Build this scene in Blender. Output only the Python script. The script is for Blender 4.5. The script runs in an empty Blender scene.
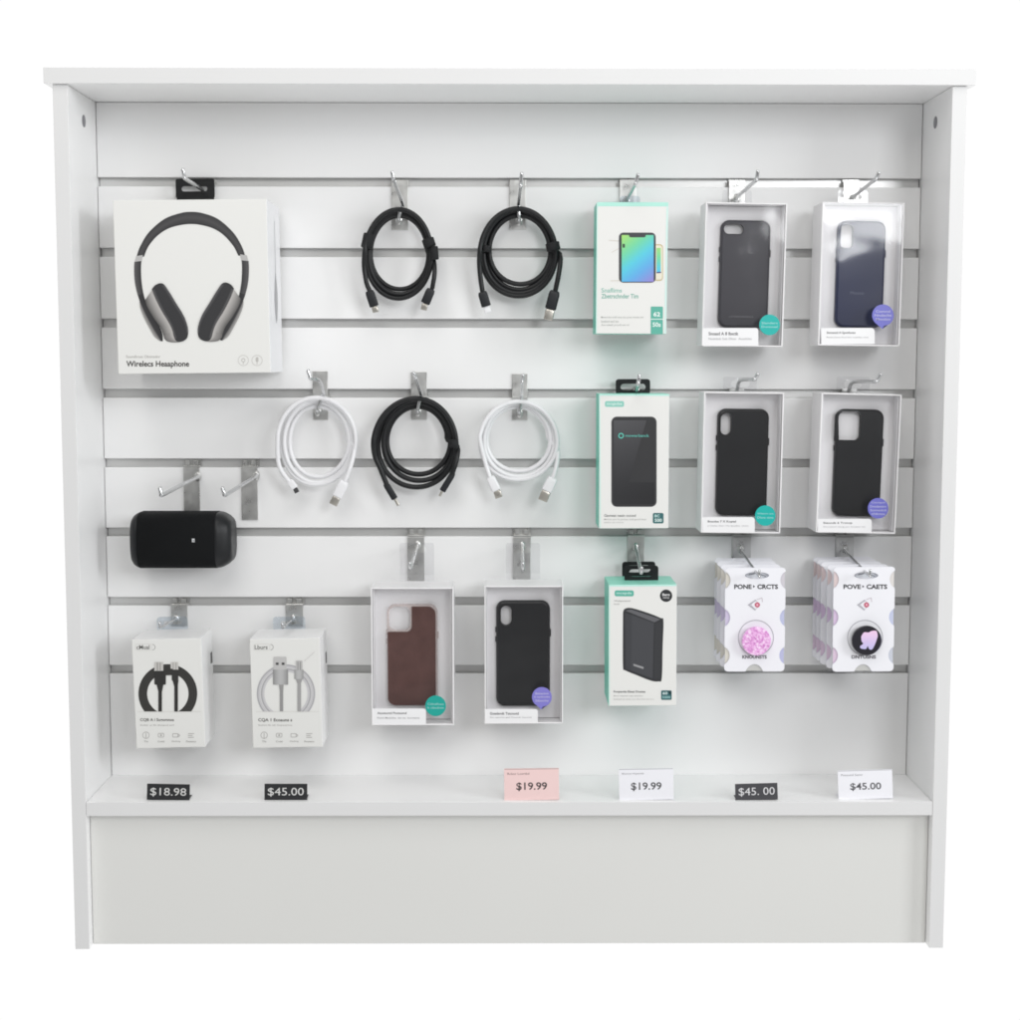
import bpy, bmesh, math, random
from mathutils import Vector, Matrix
random.seed(7)
S = bpy.context.scene
COL = S.collection
PI = math.pi

# ------------------------------------------------------------------ camera
F, DIST, CX, CZ = 1571.62, 1.84179, -0.01225, 0.71137
PITCH, YAW, ROLL = 0.096462, 0.006408, 0.000922
fw = Vector((math.sin(YAW)*math.cos(PITCH), math.cos(YAW)*math.cos(PITCH), -math.sin(PITCH)))
rt = fw.cross(Vector((0, 0, 1))).normalized()
up = rt.cross(fw)
rt, up = math.cos(ROLL)*rt + math.sin(ROLL)*up, -math.sin(ROLL)*rt + math.cos(ROLL)*up
EYE = Vector((CX, -DIST, CZ))

def ray(x, y):
    return fw + rt*((x-510)/F) - up*((y-510)/F)
def at(x, y, Y):
    """point of the photograph, at depth Y of the cabinet"""
    v = ray(x, y)
    return EYE + v*((Y+DIST)/v.y)
def m_per_px(Y):
    return (Y+DIST)/F
def Zm(ox, oy, s):
    return lambda u, v: (ox+u/s, oy+v/s)

# ------------------------------------------------------------------ materials
def srgb(c):
    o = []
    for v in c[:3]:
        v = v/255.0
        o.append(v/12.92 if v <= 0.04045 else ((v+0.055)/1.055)**2.4)
    return (*o, 1.0)

def mat(name, color, rough=0.5, metal=0.0, noise=None, bump=None, spec=0.5, trans=0.0, coat=0.0, alpha=1.0):
    m = bpy.data.materials.new(name)
    m.use_nodes = True
    nt = m.node_tree
    b = nt.nodes['Principled BSDF']
    b.inputs['Base Color'].default_value = srgb(color)
    b.inputs['Roughness'].default_value = rough
    b.inputs['Metallic'].default_value = metal
    b.inputs['Specular IOR Level'].default_value = spec
    b.inputs['Coat Weight'].default_value = coat
    b.inputs['Alpha'].default_value = alpha
    if noise or bump:
        tc = nt.nodes.new('ShaderNodeTexCoord')
    if noise:
        sc, amt, ramt = noise
        n = nt.nodes.new('ShaderNodeTexNoise')
        n.inputs['Scale'].default_value = sc
        n.inputs['Detail'].default_value = 5
        nt.links.new(tc.outputs['Object'], n.inputs['Vector'])
        mx = nt.nodes.new('ShaderNodeMix'); mx.data_type = 'RGBA'
        c = srgb(color)
        mx.inputs[6].default_value = (c[0]*(1-amt), c[1]*(1-amt), c[2]*(1-amt), 1)
        mx.inputs[7].default_value = (min(1, c[0]*(1+amt)), min(1, c[1]*(1+amt)), min(1, c[2]*(1+amt)), 1)
        nt.links.new(n.outputs['Fac'], mx.inputs[0])
        nt.links.new(mx.outputs[2], b.inputs['Base Color'])
        mr = nt.nodes.new('ShaderNodeMapRange')
        mr.inputs[1].default_value = 0.3; mr.inputs[2].default_value = 0.7
        mr.inputs[3].default_value = max(0.02, rough-ramt); mr.inputs[4].default_value = rough+ramt
        nt.links.new(n.outputs['Fac'], mr.inputs[0])
        nt.links.new(mr.outputs[0], b.inputs['Roughness'])
    if bump:
        sc, st, stretch = bump
        mp = nt.nodes.new('ShaderNodeMapping')
        mp.inputs['Scale'].default_value = stretch
        nt.links.new(tc.outputs['Object'], mp.inputs[0])
        n2 = nt.nodes.new('ShaderNodeTexNoise')
        n2.inputs['Scale'].default_value = sc
        n2.inputs['Detail'].default_value = 4
        nt.links.new(mp.outputs[0], n2.inputs['Vector'])
        bp = nt.nodes.new('ShaderNodeBump')
        bp.inputs['Strength'].default_value = st
        bp.inputs['Distance'].default_value = 0.001
        nt.links.new(n2.outputs['Fac'], bp.inputs['Height'])
        nt.links.new(bp.outputs[0], b.inputs['Normal'])
    return m

def print_mat(name, rough, coat=0.0, bumpst=0.03):
    """printed card: ink colour comes from the mesh's colour attribute"""
    m = mat(name, (235, 235, 232), rough, bump=(420, bumpst, (1, 1, 1)), coat=coat)
    nt = m.node_tree
    a = nt.nodes.new('ShaderNodeAttribute'); a.attribute_name = 'Ink'
    nt.links.new(a.outputs['Color'], nt.nodes['Principled BSDF'].inputs['Base Color'])
    return m

M = {}
M['laminate'] = mat('white_laminate', (242, 242, 242), 0.36, noise=(9, 0.010, 0.015), bump=(260, 0.05, (1, 1, 1)))
M['laminate_wall'] = mat('white_laminate_slats', (238, 238, 238), 0.46, noise=(7, 0.010, 0.012), bump=(240, 0.05, (0.35, 1, 1)))
M['edge'] = mat('edge_band_dimmed', (222, 222, 222), 0.4, noise=(12, 0.012, 0.015), bump=(260, 0.05, (1, 1, 1)))  # laminate greyed: weaker light on the fronts put into the colour
M['kick'] = mat('off_white_laminate', (220, 220, 217), 0.42, noise=(6, 0.012, 0.015), bump=(260, 0.05, (1, 1, 1)))  # toned down with the front edges, dimmer light put into the colour
M['alu'] = mat('aluminium', (222, 222, 221), 0.34, 0.55, noise=(14, 0.03, 0.03), bump=(300, 0.04, (0.02, 1, 1)))
M['steel'] = mat('galvanised_steel', (206, 206, 204), 0.32, 0.85, noise=(60, 0.26, 0.10), bump=(200, 0.2, (1, 1, 0.10)))
M['wire'] = mat('chrome_wire', (208, 209, 210), 0.2, 0.95, noise=(90, 0.05, 0.06))
M['card'] = print_mat('printed_card', 0.42)
M['gloss'] = print_mat('glossy_print', 0.25, coat=0.15)
M['blackcard'] = mat('black_plastic_tab', (20, 21, 23), 0.42, spec=0.35, noise=(60, 0.1, 0.05))
M['case'] = mat('black_silicone', (20, 21, 24), 0.26, spec=0.5, noise=(18, 0.06, 0.02), bump=(700, 0.012, (1, 1, 1)))
M['case_grey'] = mat('charcoal_silicone', (58, 57, 63), 0.36, spec=0.4, noise=(18, 0.06, 0.02), bump=(700, 0.015, (1, 1, 1)))
M['case_navy'] = mat('navy_silicone', (24, 33, 68), 0.30, spec=0.4, noise=(18, 0.06, 0.02), bump=(700, 0.012, (1, 1, 1)))
M['case_brown'] = mat('brown_leather', (86, 55, 50), 0.42, spec=0.4, noise=(55, 0.34, 0.10), bump=(420, 0.25, (1, 1, 1)))
M['bumper'] = mat('clear_bumper', (222, 208, 204), 0.18, alpha=0.38)
M['cordblack'] = mat('black_cord', (21, 22, 24), 0.45, spec=0.4, noise=(60, 0.1, 0.08), bump=(500, 0.12, (1, 1, 1)))
M['cordwhite'] = mat('white_cord', (232, 232, 234), 0.38, noise=(60, 0.015, 0.05))
M['rubber'] = mat('dark_rubber', (27, 29, 33), 0.45, spec=0.4, noise=(70, 0.1, 0.06), bump=(500, 0.1, (1, 1, 1)))
M['endcap'] = mat('black_rubber_cap', (17, 19, 22), 0.42, spec=0.4, noise=(70, 0.1, 0.06), bump=(500, 0.1, (1, 1, 1)))
M['velcro'] = mat('black_hook_tape', (22, 23, 25), 0.8, bump=(900, 0.6, (1, 1, 1)))
M['grille'] = mat('black_speaker_cloth', (9, 11, 13), 0.75, spec=0.2, bump=(1500, 0.6, (1, 1, 1)))
M['plug'] = mat('plug_metal', (196, 192, 184), 0.3, 0.85, noise=(90, 0.06, 0.05))
M['dark'] = mat('dark_socket', (60, 60, 62), 0.6)
M['cap'] = mat('grey_fastener', (128, 127, 132), 0.45)
M['traywhite'] = mat('white_board', (236, 235, 236), 0.5, bump=(300, 0.05, (1, 1, 1)))

def film_mat(name, tint, refl, rough):
    m = bpy.data.materials.new(name); m.use_nodes = True
    nt = m.node_tree; nt.nodes.clear()
    out = nt.nodes.new('ShaderNodeOutputMaterial')
    tr = nt.nodes.new('ShaderNodeBsdfTransparent'); tr.inputs[0].default_value = tint
    gl = nt.nodes.new('ShaderNodeBsdfGlossy'); gl.inputs['Roughness'].default_value = rough
    # Schlick reflectance, the same from both sides of the sheet
    fr = nt.nodes.new('ShaderNodeLayerWeight'); fr.inputs[0].default_value = 0.5
    pw = nt.nodes.new('ShaderNodeMath'); pw.operation = 'POWER'; pw.inputs[1].default_value = 5.0
    ad = nt.nodes.new('ShaderNodeMath'); ad.operation = 'MULTIPLY_ADD'; ad.inputs[1].default_value = 1-refl; ad.inputs[2].default_value = refl
    mx = nt.nodes.new('ShaderNodeMixShader')
    tc = nt.nodes.new('ShaderNodeTexCoord'); n = nt.nodes.new('ShaderNodeTexNoise')
    n.inputs['Scale'].default_value = 22; n.inputs['Detail'].default_value = 1
    bp = nt.nodes.new('ShaderNodeBump'); bp.inputs['Strength'].default_value = 0.28; bp.inputs['Distance'].default_value = 0.002
    nt.links.new(tc.outputs['Object'], n.inputs['Vector']); nt.links.new(n.outputs[0], bp.inputs['Height'])
    nt.links.new(bp.outputs[0], gl.inputs['Normal'])
    nt.links.new(fr.outputs['Facing'], pw.inputs[0]); nt.links.new(pw.outputs[0], ad.inputs[0]); nt.links.new(ad.outputs[0], mx.inputs[0])
    nt.links.new(tr.outputs[0], mx.inputs[1]); nt.links.new(gl.outputs[0], mx.inputs[2])
    nt.links.new(mx.outputs[0], out.inputs[0])
    return m
M['film'] = film_mat('clear_window_film', (0.985, 0.985, 0.99, 1), 0.072, 0.085)
M['cleartab'] = film_mat('clear_tab_plastic', (0.90, 0.93, 0.96, 1), 0.10, 0.15)

def glitter_mat():
    m = mat('pink_glitter', (226, 150, 216), 0.35)
    nt = m.node_tree; b = nt.nodes['Principled BSDF']
    tc = nt.nodes.new('ShaderNodeTexCoord'); v = nt.nodes.new('ShaderNodeTexVoronoi')
    v.inputs['Scale'].default_value = 420
    nt.links.new(tc.outputs['Object'], v.inputs['Vector'])
    r = nt.nodes.new('ShaderNodeValToRGB')
    r.color_ramp.elements[0].color = srgb((214, 140, 206)); r.color_ramp.elements[1].color = srgb((250, 222, 248))
    e = r.color_ramp.elements.new(0.5); e.color = srgb((238, 180, 232))
    s = nt.nodes.new('ShaderNodeSeparateColor')
    nt.links.new(v.outputs['Color'], s.inputs[0]); nt.links.new(s.outputs[0], r.inputs[0])
    nt.links.new(r.outputs[0], b.inputs['Base Color'])
    return m
M['glitter'] = glitter_mat()

# ------------------------------------------------------------------ mesh building
def tag(o, label=None, cat=None, group=None, kind=None):
    if label: o['label'] = label
    if cat: o['category'] = cat
    if group: o['group'] = group
    if kind: o['kind'] = kind
    return o

def empty(name, loc, ry=0.0, rz=0.0):
    o = bpy.data.objects.new(name, None)
    o.empty_display_size = 0.02
    o.location = loc; o.rotation_euler = (0, ry, rz)
    COL.objects.link(o)
    return o

class MB:
    def __init__(s):
        s.v = []; s.f = []; s.c = []; s.m = []; s.sm = []
    def face(s, pts, color=(235, 235, 232), mi=0, smooth=False):
        i = len(s.v)
        s.v += [tuple(p) for p in pts]
        s.f.append(list(range(i, i+len(pts)))); s.c.append(color); s.m.append(mi); s.sm.append(smooth)
    def grid(s, rings, color=(235, 235, 232), mi=0, closed=True, smooth=True, cap0=False, cap1=False):
        i0 = len(s.v); n = len(rings[0])
        for r in rings: s.v += [tuple(p) for p in r]
        for a in range(len(rings)-1):
            for k in range(n if closed else n-1):
                k2 = (k+1) % n
                s.f.append([i0+a*n+k, i0+a*n+k2, i0+(a+1)*n+k2, i0+(a+1)*n+k]); s.c.append(color); s.m.append(mi); s.sm.append(smooth)
        if cap0:
            s.f.append([i0+k for k in range(n)][::-1]); s.c.append(color); s.m.append(mi); s.sm.append(False)
        if cap1:
            b = i0+(len(rings)-1)*n
            s.f.append([b+k for k in range(n)]); s.c.append(color); s.m.append(mi); s.sm.append(False)
    def box(s, x0, x1, y0, y1, z0, z1, color=(235, 235, 232), mi=0, bev=0.0, cols=None):
        """cols: dict with front/back/left/right/top/bottom colours"""
        cols = cols or {}
        bm = bmesh.new()
        bmesh.ops.create_cube(bm, size=1)
        for v in bm.verts:
            v.co = Vector((x0 if v.co.x < 0 else x1, y0 if v.co.y < 0 else y1, z0 if v.co.z < 0 else z1))
        if bev > 0:
            bmesh.ops.bevel(bm, geom=bm.edges[:], offset=bev, segments=2, profile=0.5, affect='EDGES')
        bm.normal_update()
        for f in bm.faces:
            n = f.normal; ax = max(range(3), key=lambda k: abs(n[k]))
            key = (('left', 'right'), ('front', 'back'), ('bottom', 'top'))[ax][1 if n[ax] > 0 else 0]
            s.face([v.co.copy() for v in f.verts], cols.get(key, color), mi)
        bm.free()
    def build(s, name, mats, parent=None, weld=True):
        me = bpy.data.meshes.new(name)
        me.from_pydata(s.v, [], s.f)
        if not isinstance(mats, (list, tuple)): mats = [mats]
        for m in mats: me.materials.append(m)
        for p, mi, sm in zip(me.polygons, s.m, s.sm):
            p.material_index = mi; p.use_smooth = sm
        at_ = me.color_attributes.new('Ink', 'FLOAT_COLOR', 'CORNER')
        k = 0
        for f, c in zip(s.f, s.c):
            for j in range(len(f)):
                cc = c[j] if isinstance(c, list) else c
                at_.data[k].color = srgb(cc); k += 1
        me.update()
        o = bpy.data.objects.new(name, me)
        COL.objects.link(o)
        if parent: o.parent = parent
        return o

def catmull(pts, n=8):
    pts = [Vector(p) for p in pts]
    out = []
    for i in range(len(pts)-1):
        p0 = pts[max(0, i-1)]; p1 = pts[i]; p2 = pts[i+1]; p3 = pts[min(len(pts)-1, i+2)]
        for k in range(n):
            t = k/n
            out.append(0.5*((2*p1)+(p2-p0)*t+(2*p0-5*p1+4*p2-p3)*t*t+(3*p1-p0-3*p2+p3)*t**3))
    out.append(pts[-1])
    return out

def tube(mb, pts, r, seg=10, mi=0, color=(200, 200, 200), rfun=None, round_ends=True):
    pts = [Vector(p) for p in pts]
    n = len(pts)
    tans = [(pts[min(n-1, i+1)]-pts[max(0, i-1)]).normalized() for i in range(n)]
    ref = Vector((0, 1, 0)) if abs(tans[0].y) < 0.9 else Vector((1, 0, 0))
    u = (ref - tans[0]*ref.dot(tans[0])).normalized()
    rings = []
    def ring(c, t, u, rr):
        w = t.cross(u)
        return [c + (u*math.cos(2*PI*k/seg) + w*math.sin(2*PI*k/seg))*rr for k in range(seg)]
    if round_ends:
        rings.append(ring(pts[0]-tans[0]*r*0.7, tans[0], u, r*0.3)); rings.append(ring(pts[0]-tans[0]*r*0.5, tans[0], u, r*0.75))
    for i in range(n):
        u = (u - tans[i]*u.dot(tans[i])).normalized()
        rings.append(ring(pts[i], tans[i], u, rfun(i/(n-1))*r if rfun else r))
    if round_ends:
        rings.append(ring(pts[-1]+tans[-1]*r*0.5, tans[-1], u, r*0.75)); rings.append(ring(pts[-1]+tans[-1]*r*0.7, tans[-1], u, r*0.3))
    mb.grid(rings, color, mi, cap0=True, cap1=True)

def rrect_pts(x0, x1, z0, z1, r, n=6):
    r = min(r, (x1-x0)/2-1e-6, (z1-z0)/2-1e-6)
    out = []
    for cx, cz, a0 in ((x1-r, z0+r, -PI/2), (x1-r, z1-r, 0), (x0+r, z1-r, PI/2), (x0+r, z0+r, PI)):
        for k in range(n+1):
            a = a0+k*PI/2/n
            out.append((cx+r*math.cos(a), cz+r*math.sin(a)))
    return out

# ------------------------------------------------------------------ text
_text = {}
def text_mesh(body, bold):
    key = (body, bold)
    if key in _text: return _text[key]
    cu = bpy.data.curves.new('lettering', 'FONT')
    cu.body = body; cu.size = 1.0; cu.offset = bold; cu.resolution_u = 3
    o = bpy.data.objects.new('lettering', cu); COL.objects.link(o)
    dg = bpy.context.evaluated_depsgraph_get()
    me = bpy.data.meshes.new_from_object(o.evaluated_get(dg))
    vs = [(v.co.x, v.co.y) for v in me.vertices]; fs = [list(p.vertices) for p in me.polygons]
    bpy.data.objects.remove(o); bpy.data.curves.remove(cu); bpy.data.meshes.remove(me)
    _text[key] = (vs, fs)
    return vs, fs

# ------------------------------------------------------------------ a flat-fronted thing placed by its front rectangle
LAYER = 0.00012
class Front:
    """local frame: x right, y into the cabinet (0 = front face), z up, origin at the middle of the bottom front edge"""
    def __init__(s, quad, Y):
        tl, tr, bl, br = [at(x, y, Y) for x, y in quad]
        upv = ((tl+tr)-(bl+br))/2
        s.w = ((tr-tl).length+(br-bl).length)/2; s.h = upv.length
        s.th = math.atan2(upv.x, upv.z)
        s.ex = Vector((math.cos(s.th), 0, -math.sin(s.th))); s.ez = Vector((math.sin(s.th), 0, math.cos(s.th)))
        s.o = (tl+tr+bl+br)/4 - s.ez*s.h/2
        s.Y = Y
    def root(s, name):
        return empty(name, s.o, ry=s.th)
    def loc(s, x, y, dy=0.0):
        """photo point on the plane dy behind the front -> local x, z"""
        d = at(x, y, s.Y+dy) - s.o
        return d.dot(s.ex), d.dot(s.ez)

class Art:
    def __init__(s, fr, zm=None, dy=0.0):
        s.fr = fr; s.zm = zm or (lambda a, b: (a, b)); s.mb = MB(); s.dy = dy; s.k = 1; s.q = 0
    def p(s, u, v, layer=None):
        x, z = s.fr.loc(*s.zm(u, v), s.dy)
        return (x, s.dy-LAYER*(layer or s.k)-s.q*1.1e-5, z)
    def poly(s, pts, color, layer=1):
        s.q += s.step
        s.mb.face([s.p(u, v, layer) for u, v in pts], color)
    def smooth(s, pts, color, layer=1, n=6):
        q = catmull([Vector((a, b, 0)) for a, b in list(pts)+[pts[0]]], n)[:-1]
        s.poly([(a.x, a.y) for a in q], color, layer)
    def circle(s, cx, cy, r, color, layer=1, n=36, ry=None, a0=0, a1=2*PI):
        full = abs(a1-a0-2*PI) < 1e-6
        m = n if full else n+1
        s.poly([(cx+r*math.cos(a0+(a1-a0)*k/n), cy+(ry or r)*math.sin(a0+(a1-a0)*k/n)) for k in range(m)], color, layer)
    step = 1
    def ring(s, cx, cy, r, w, color, layer=1, n=40, a0=0, a1=2*PI, ry=None):
        q = (ry or r)/r
        s.q += 1; s.step = 0
        for k in range(n):
            a, b = a0+(a1-a0)*k/n, a0+(a1-a0)*(k+1)/n
            s.poly([(cx+(r-w)*math.cos(a), cy+(r-w)*q*math.sin(a)), (cx+r*math.cos(a), cy+r*q*math.sin(a)),
                    (cx+r*math.cos(b), cy+r*q*math.sin(b)), (cx+(r-w)*math.cos(b), cy+(r-w)*q*math.sin(b))], color, layer)
        s.step = 1
    def arch(s, cx, cy, r0, r1, yb, c0, c1, layer=1, n=44):
        s.q += 1
        e0, e1 = math.asin((yb-cy)/r0), math.asin((yb-cy)/r1)
        def pt(r, e, k):
            a = PI-e+(PI+2*e)*k/n
            return s.p(cx+r*math.cos(a), cy+r*math.sin(a), layer)
        for k in range(n):
            s.mb.face([pt(r0, e0, k), pt(r1, e1, k), pt(r1, e1, k+1), pt(r0, e0, k+1)], [c0, c1, c1, c0])
    def rrect(s, x0, y0, x1, y1, r, color, layer=1):
        s.poly(rrect_pts(x0, x1, y0, y1, r), color, layer)
    def rframe(s, x0, y0, x1, y1, r, w, color, layer=1):
        a = rrect_pts(x0, x1, y0, y1, r); b = rrect_pts(x0+w, x1-w, y0+w, y1-w, max(0.1, r-w))
        s.q += 1; s.step = 0
        for k in range(len(a)):
            j = (k+1) % len(a)
            s.poly([a[k], a[j], b[j], b[k]], color, layer)
        s.step = 1
    def line(s, pts, w, color, layer=1):
        for (x0, y0), (x1, y1) in zip(pts, pts[1:]):
            L = math.hypot(x1-x0, y1-y0) or 1; nx, ny = -(y1-y0)/L*w/2, (x1-x0)/L*w/2
            s.poly([(x0+nx, y0+ny), (x1+nx, y1+ny), (x1-nx, y1-ny), (x0-nx, y0-ny)], color, layer)
    def band(s, A, B, ca, cb=None, layer=1, n=8):
        a = catmull([Vector((x, y, 0)) for x, y in A], n); b = catmull([Vector((x, y, 0)) for x, y in B], n)
        cb = cb or ca; s.q += 1
        for k in range(len(a)-1):
            q = [a[k], a[k+1], b[k+1], b[k]]
            s.mb.face([s.p(v.x, v.y, layer) for v in q], [ca, ca, cb, cb])
    def grid(s, x0, y0, x1, y1, cf, layer=1, n=10, m=10):
        s.q += 1
        for i in range(n):
            for j in range(m):
                q = [(i/n, j/m), ((i+1)/n, j/m), ((i+1)/n, (j+1)/m), (i/n, (j+1)/m)]
                s.mb.face([s.p(x0+(x1-x0)*a, y0+(y1-y0)*b, layer) for a, b in q], [cf(a, b) for a, b in q])
    def text(s, body, x0, y0, x1, y1, color, bold=0.0, layer=1):
        s.q += 1
        vs, fs = text_mesh(body, bold+0.006)
        ax = min(v[0] for v in vs); bx = max(v[0] for v in vs); ay = min(v[1] for v in vs); by = max(v[1] for v in vs)
        P = [s.p(x0+(x1-x0)*(v[0]-ax)/(bx-ax), y1+(y0-y1)*(v[1]-ay)/(by-ay), layer) for v in vs]
        for f in fs: s.mb.face([P[i] for i in f], color)
    def build(s, name, parent, m='card'):
        return s.mb.build(name, M[m], parent)

# ------------------------------------------------------------------ the cabinet
H = 0.525; TP = 0.017; HP = 1.0226; DB = 0.125; ZS = 0.181; TS = 0.0165
cab = empty('display_cabinet', (0, DB/2, 0))
tag(cab, 'white laminate shop display cabinet with a slat wall back, empty kick board and shelf', 'display cabinet')
def cabpart(name, mb, m, parent=None):
    o = mb.build(name, m, parent or cab)
    if parent is None: o.location = (0, -DB/2, 0)
    return o
XI = H-TP
for sx in (-1, 1):
    b = MB(); b.box(min(sx*H, sx*XI), max(sx*H, sx*XI), 0.0008, 0.16, 0, HP, bev=0.0004)
    sp = cabpart('side_panel', b, M['laminate'])
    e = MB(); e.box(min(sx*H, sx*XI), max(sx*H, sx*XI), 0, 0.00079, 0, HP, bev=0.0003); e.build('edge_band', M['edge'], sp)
    # fastener cap on the inner face
    px = (83.6, 121) if sx < 0 else (935.6, 122.5)
    v = ray(*px); p = EYE + v*((sx*XI-CX)/v.x)
    c = MB()
    rr = [[(sx*(XI-d), p.y+r*math.cos(2*PI*k/20), p.z+r*math.sin(2*PI*k/20)) for k in range(20)] for d, r in ((0, 0.0072), (0.0006, 0.0072), (0.0009, 0.0058))]
    c.grid(rr, cap1=True, smooth=False)
    o = c.build('fastener_cap', M['cap'], sp)
b = MB(); b.box(-H-0.0085, H+0.0080, -0.0052, 0.162, HP+0.0004, HP+0.0181, bev=0.0004); tb_ = cabpart('top_board', b, M['laminate'])
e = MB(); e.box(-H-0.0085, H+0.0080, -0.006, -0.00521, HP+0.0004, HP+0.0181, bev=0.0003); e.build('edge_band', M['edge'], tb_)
b = MB(); b.box(-XI+0.0003, XI-0.0003, 0.0012, DB-0.0003, ZS-TS, ZS, bev=0.0004); sb_ = cabpart('shelf_board', b, M['laminate'])
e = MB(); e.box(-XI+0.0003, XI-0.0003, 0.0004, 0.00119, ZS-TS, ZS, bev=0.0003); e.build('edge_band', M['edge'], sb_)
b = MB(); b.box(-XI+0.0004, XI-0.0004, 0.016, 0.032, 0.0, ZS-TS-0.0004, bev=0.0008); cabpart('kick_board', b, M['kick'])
slots = [0.9267, 0.8409, 0.7541, 0.6671, 0.5801, 0.4931, 0.4051, 0.3179]
SH = 0.0108
b = MB(); g = MB()
edges = [HP] + [e for s_ in slots for e in (s_+SH/2, s_-SH/2)] + [ZS-0.004]
for k in range(0, len(edges), 2):
    b.box(-XI+0.0006, XI-0.0006, DB, DB+0.0055, edges[k+1], edges[k], bev=0.0009)
for z in slots:
    # T groove lined with an aluminium channel: back web, upper and lower returns
    g.box(-XI+0.001, XI-0.001, DB+0.0100, DB+0.0115, z-0.0125, z+0.0125)
    g.box(-XI+0.001, XI-0.001, DB+0.0057, DB+0.0098, z+0.0112, z+0.0125)
    g.box(-XI+0.001, XI-0.001, DB+0.0057, DB+0.0098, z-0.0125, z-0.0112)
b.box(-XI+0.0006, XI-0.0006, DB+0.0145, DB+0.018, ZS-0.004, HP)
sw = cabpart('slat_wall', b, M['laminate_wall'])
g.build('groove_channel', M['alu'], sw)

# ------------------------------------------------------------------ hooks
YP = DB-0.0022      # front face of a hook plate
def hook(label, plate, prong, clip=None, r=0.0022, ypl=YP):
    """plate: photo box x0,x1,y0,y1; prong: list of (x, y, Y)"""
    x0, x1, y0, y1 = plate
    A = at(x0, y0, ypl); B = at(x1, y1, ypl)
    root = empty('slatwall_hook', ((A.x+B.x)/2, DB, B.z))
    tag(root, label, 'hook', 'steel hooks on the slat wall')
    o = root.location
    b = MB(); b.box(A.x-o.x, B.x-o.x, ypl-o.y, DB-0.0003-o.y, B.z-o.z, A.z-o.z, bev=0.0004)
    b.build('back_plate', M['steel'], root)
    zs = min(slots, key=lambda q: abs(q-(clip if clip else A.z)))
    c = MB()
    w = (B.x-A.x)
    # folded lip that slides into the groove, with two punched tabs
    c.box(A.x-o.x+0.0004, B.x-o.x+0.0010, -0.0024, 0.0062, zs-0.0052-o.z, zs-0.0036-o.z, bev=0.0003)
    c.box(A.x-o.x+0.0004, B.x-o.x+0.0010, 0.0062, 0.0075, zs-0.0052-o.z, zs+0.0085-o.z)
    c.box(A.x-o.x+w*0.12, A.x-o.x+w*0.36, 0.0008, 0.0022, zs-0.0030-o.z, zs+0.0030-o.z, bev=0.0003)
    c.box(A.x-o.x+w*0.62, A.x-o.x+w*0.90, 0.0008, 0.0022, zs-0.0030-o.z, zs+0.0030-o.z, bev=0.0003)
    c.build('groove_clip', M['steel'], root)
    t = MB()
    pts = catmull([at(*q)-o for q in prong], 7) if len(prong) > 2 else [at(*q)-o for q in prong]
    tube(t, pts, r, 12)
    t.build('prong', M['wire'], root)
    # weld bead where the prong meets the plate
    wd = MB(); p = at(*prong[0])-o
    rings = [[(p.x+q*math.cos(2*PI*k/14), ypl-o.y-d, p.z+q*1.5*math.sin(2*PI*k/14)) for k in range(14)] for d, q in ((-0.0002, 0.0044), (0.0008, 0.0038), (0.0016, 0.0024))]
    wd.grid(rings, cap1=True); wd.build('weld', M['steel'], root)
    return root

hook('steel hook on the top groove through the black tab of the headphone box', (196, 215, 192.6, 206), [(203.5, 194, YP), (202.4, 190, .105), (186.5, 179.5, .014), (184.4, 176.5, .008), (182.6, 169.5, .006)])
hook('steel hook holding the left coil of black cable with two straps', (391.3, 408.2, 180, 230), [(399, 220, YP), (399, 219.8, .099), (399.3, 216, .0955), (401.6, 206.5, .0945), (402.6, 203.2, .088), (395.2, 184, .020), (393.8, 180.5, .014), (392, 172, .012)])
hook('steel hook holding the right coil of black cable in the top row', (509.4, 525.9, 180, 229.4), [(519, 221, YP), (519, 220.4, .099), (519, 217, .0955), (518.6, 206.5, .0945), (518.6, 203.2, .088), (520.4, 188, .02), (520.8, 184, .014), (521.6, 173.5, .012)])
hook('steel hook above the mint screen film box in the top row', (619.6, 635.8, 180, 206), [(627, 201, YP), (627.5, 198.6, .105), (634.6, 185.4, .02), (636, 182, .014), (638, 174.5, .012)])
hook('steel hook above the box of the charcoal phone case', (729, 744.7, 180, 204), [(736.5, 199, YP), (737, 197.2, .105), (754.6, 181.6, .014), (756.6, 178.6, .008), (757.6, 171.2, .006)])
hook('steel hook above the box of the navy phone case', (843.5, 859, 180.6, 204), [(852.5, 199, YP), (853, 197, .105), (873.4, 181, .014), (876.4, 178, .008), (878.8, 172.6, .006)])
hook('steel hook holding the coil of white cable nearest the headphone box', (312.5, 328, 371, 420), [(317.5, 411.5, YP), (317.5, 411.2, .099), (317.6, 407.5, .0955), (322, 396.5, .0945), (323.6, 392.6, .088), (319.4, 381, .03), (311, 378.6, .014), (309.6, 376, .012), (308, 370.5, .012)], clip=0.67)
hook('steel hook holding the middle coil of black cable between the white coils', (411, 427, 371.8, 419.8), [(418, 412, YP), (418, 411.7, .099), (418, 408.5, .0955), (420.4, 397, .0945), (420.8, 393.4, .088), (416.2, 379.5, .02), (415.4, 377, .014), (413.4, 372.8, .012)], clip=0.67)
hook('steel hook holding the coil of white cable beside the mint boxes', (512, 527.4, 373.7, 420.3), [(519.5, 413, YP), (519.5, 412.7, .099), (519.5, 409.5, .0955), (521.2, 399, .0945), (521.6, 395.4, .088), (522, 383.5, .02), (522.2, 380.6, .014), (523, 375, .012)], clip=0.67)
hook('steel hook through the black tab of the box picturing a black phone', (626, 642, 392.5, 408), [(636.4, 391, YP), (636.6, 390, .10), (637.9, 384.6, .014), (638.6, 381, .010), (639.2, 375, .010)])
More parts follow.
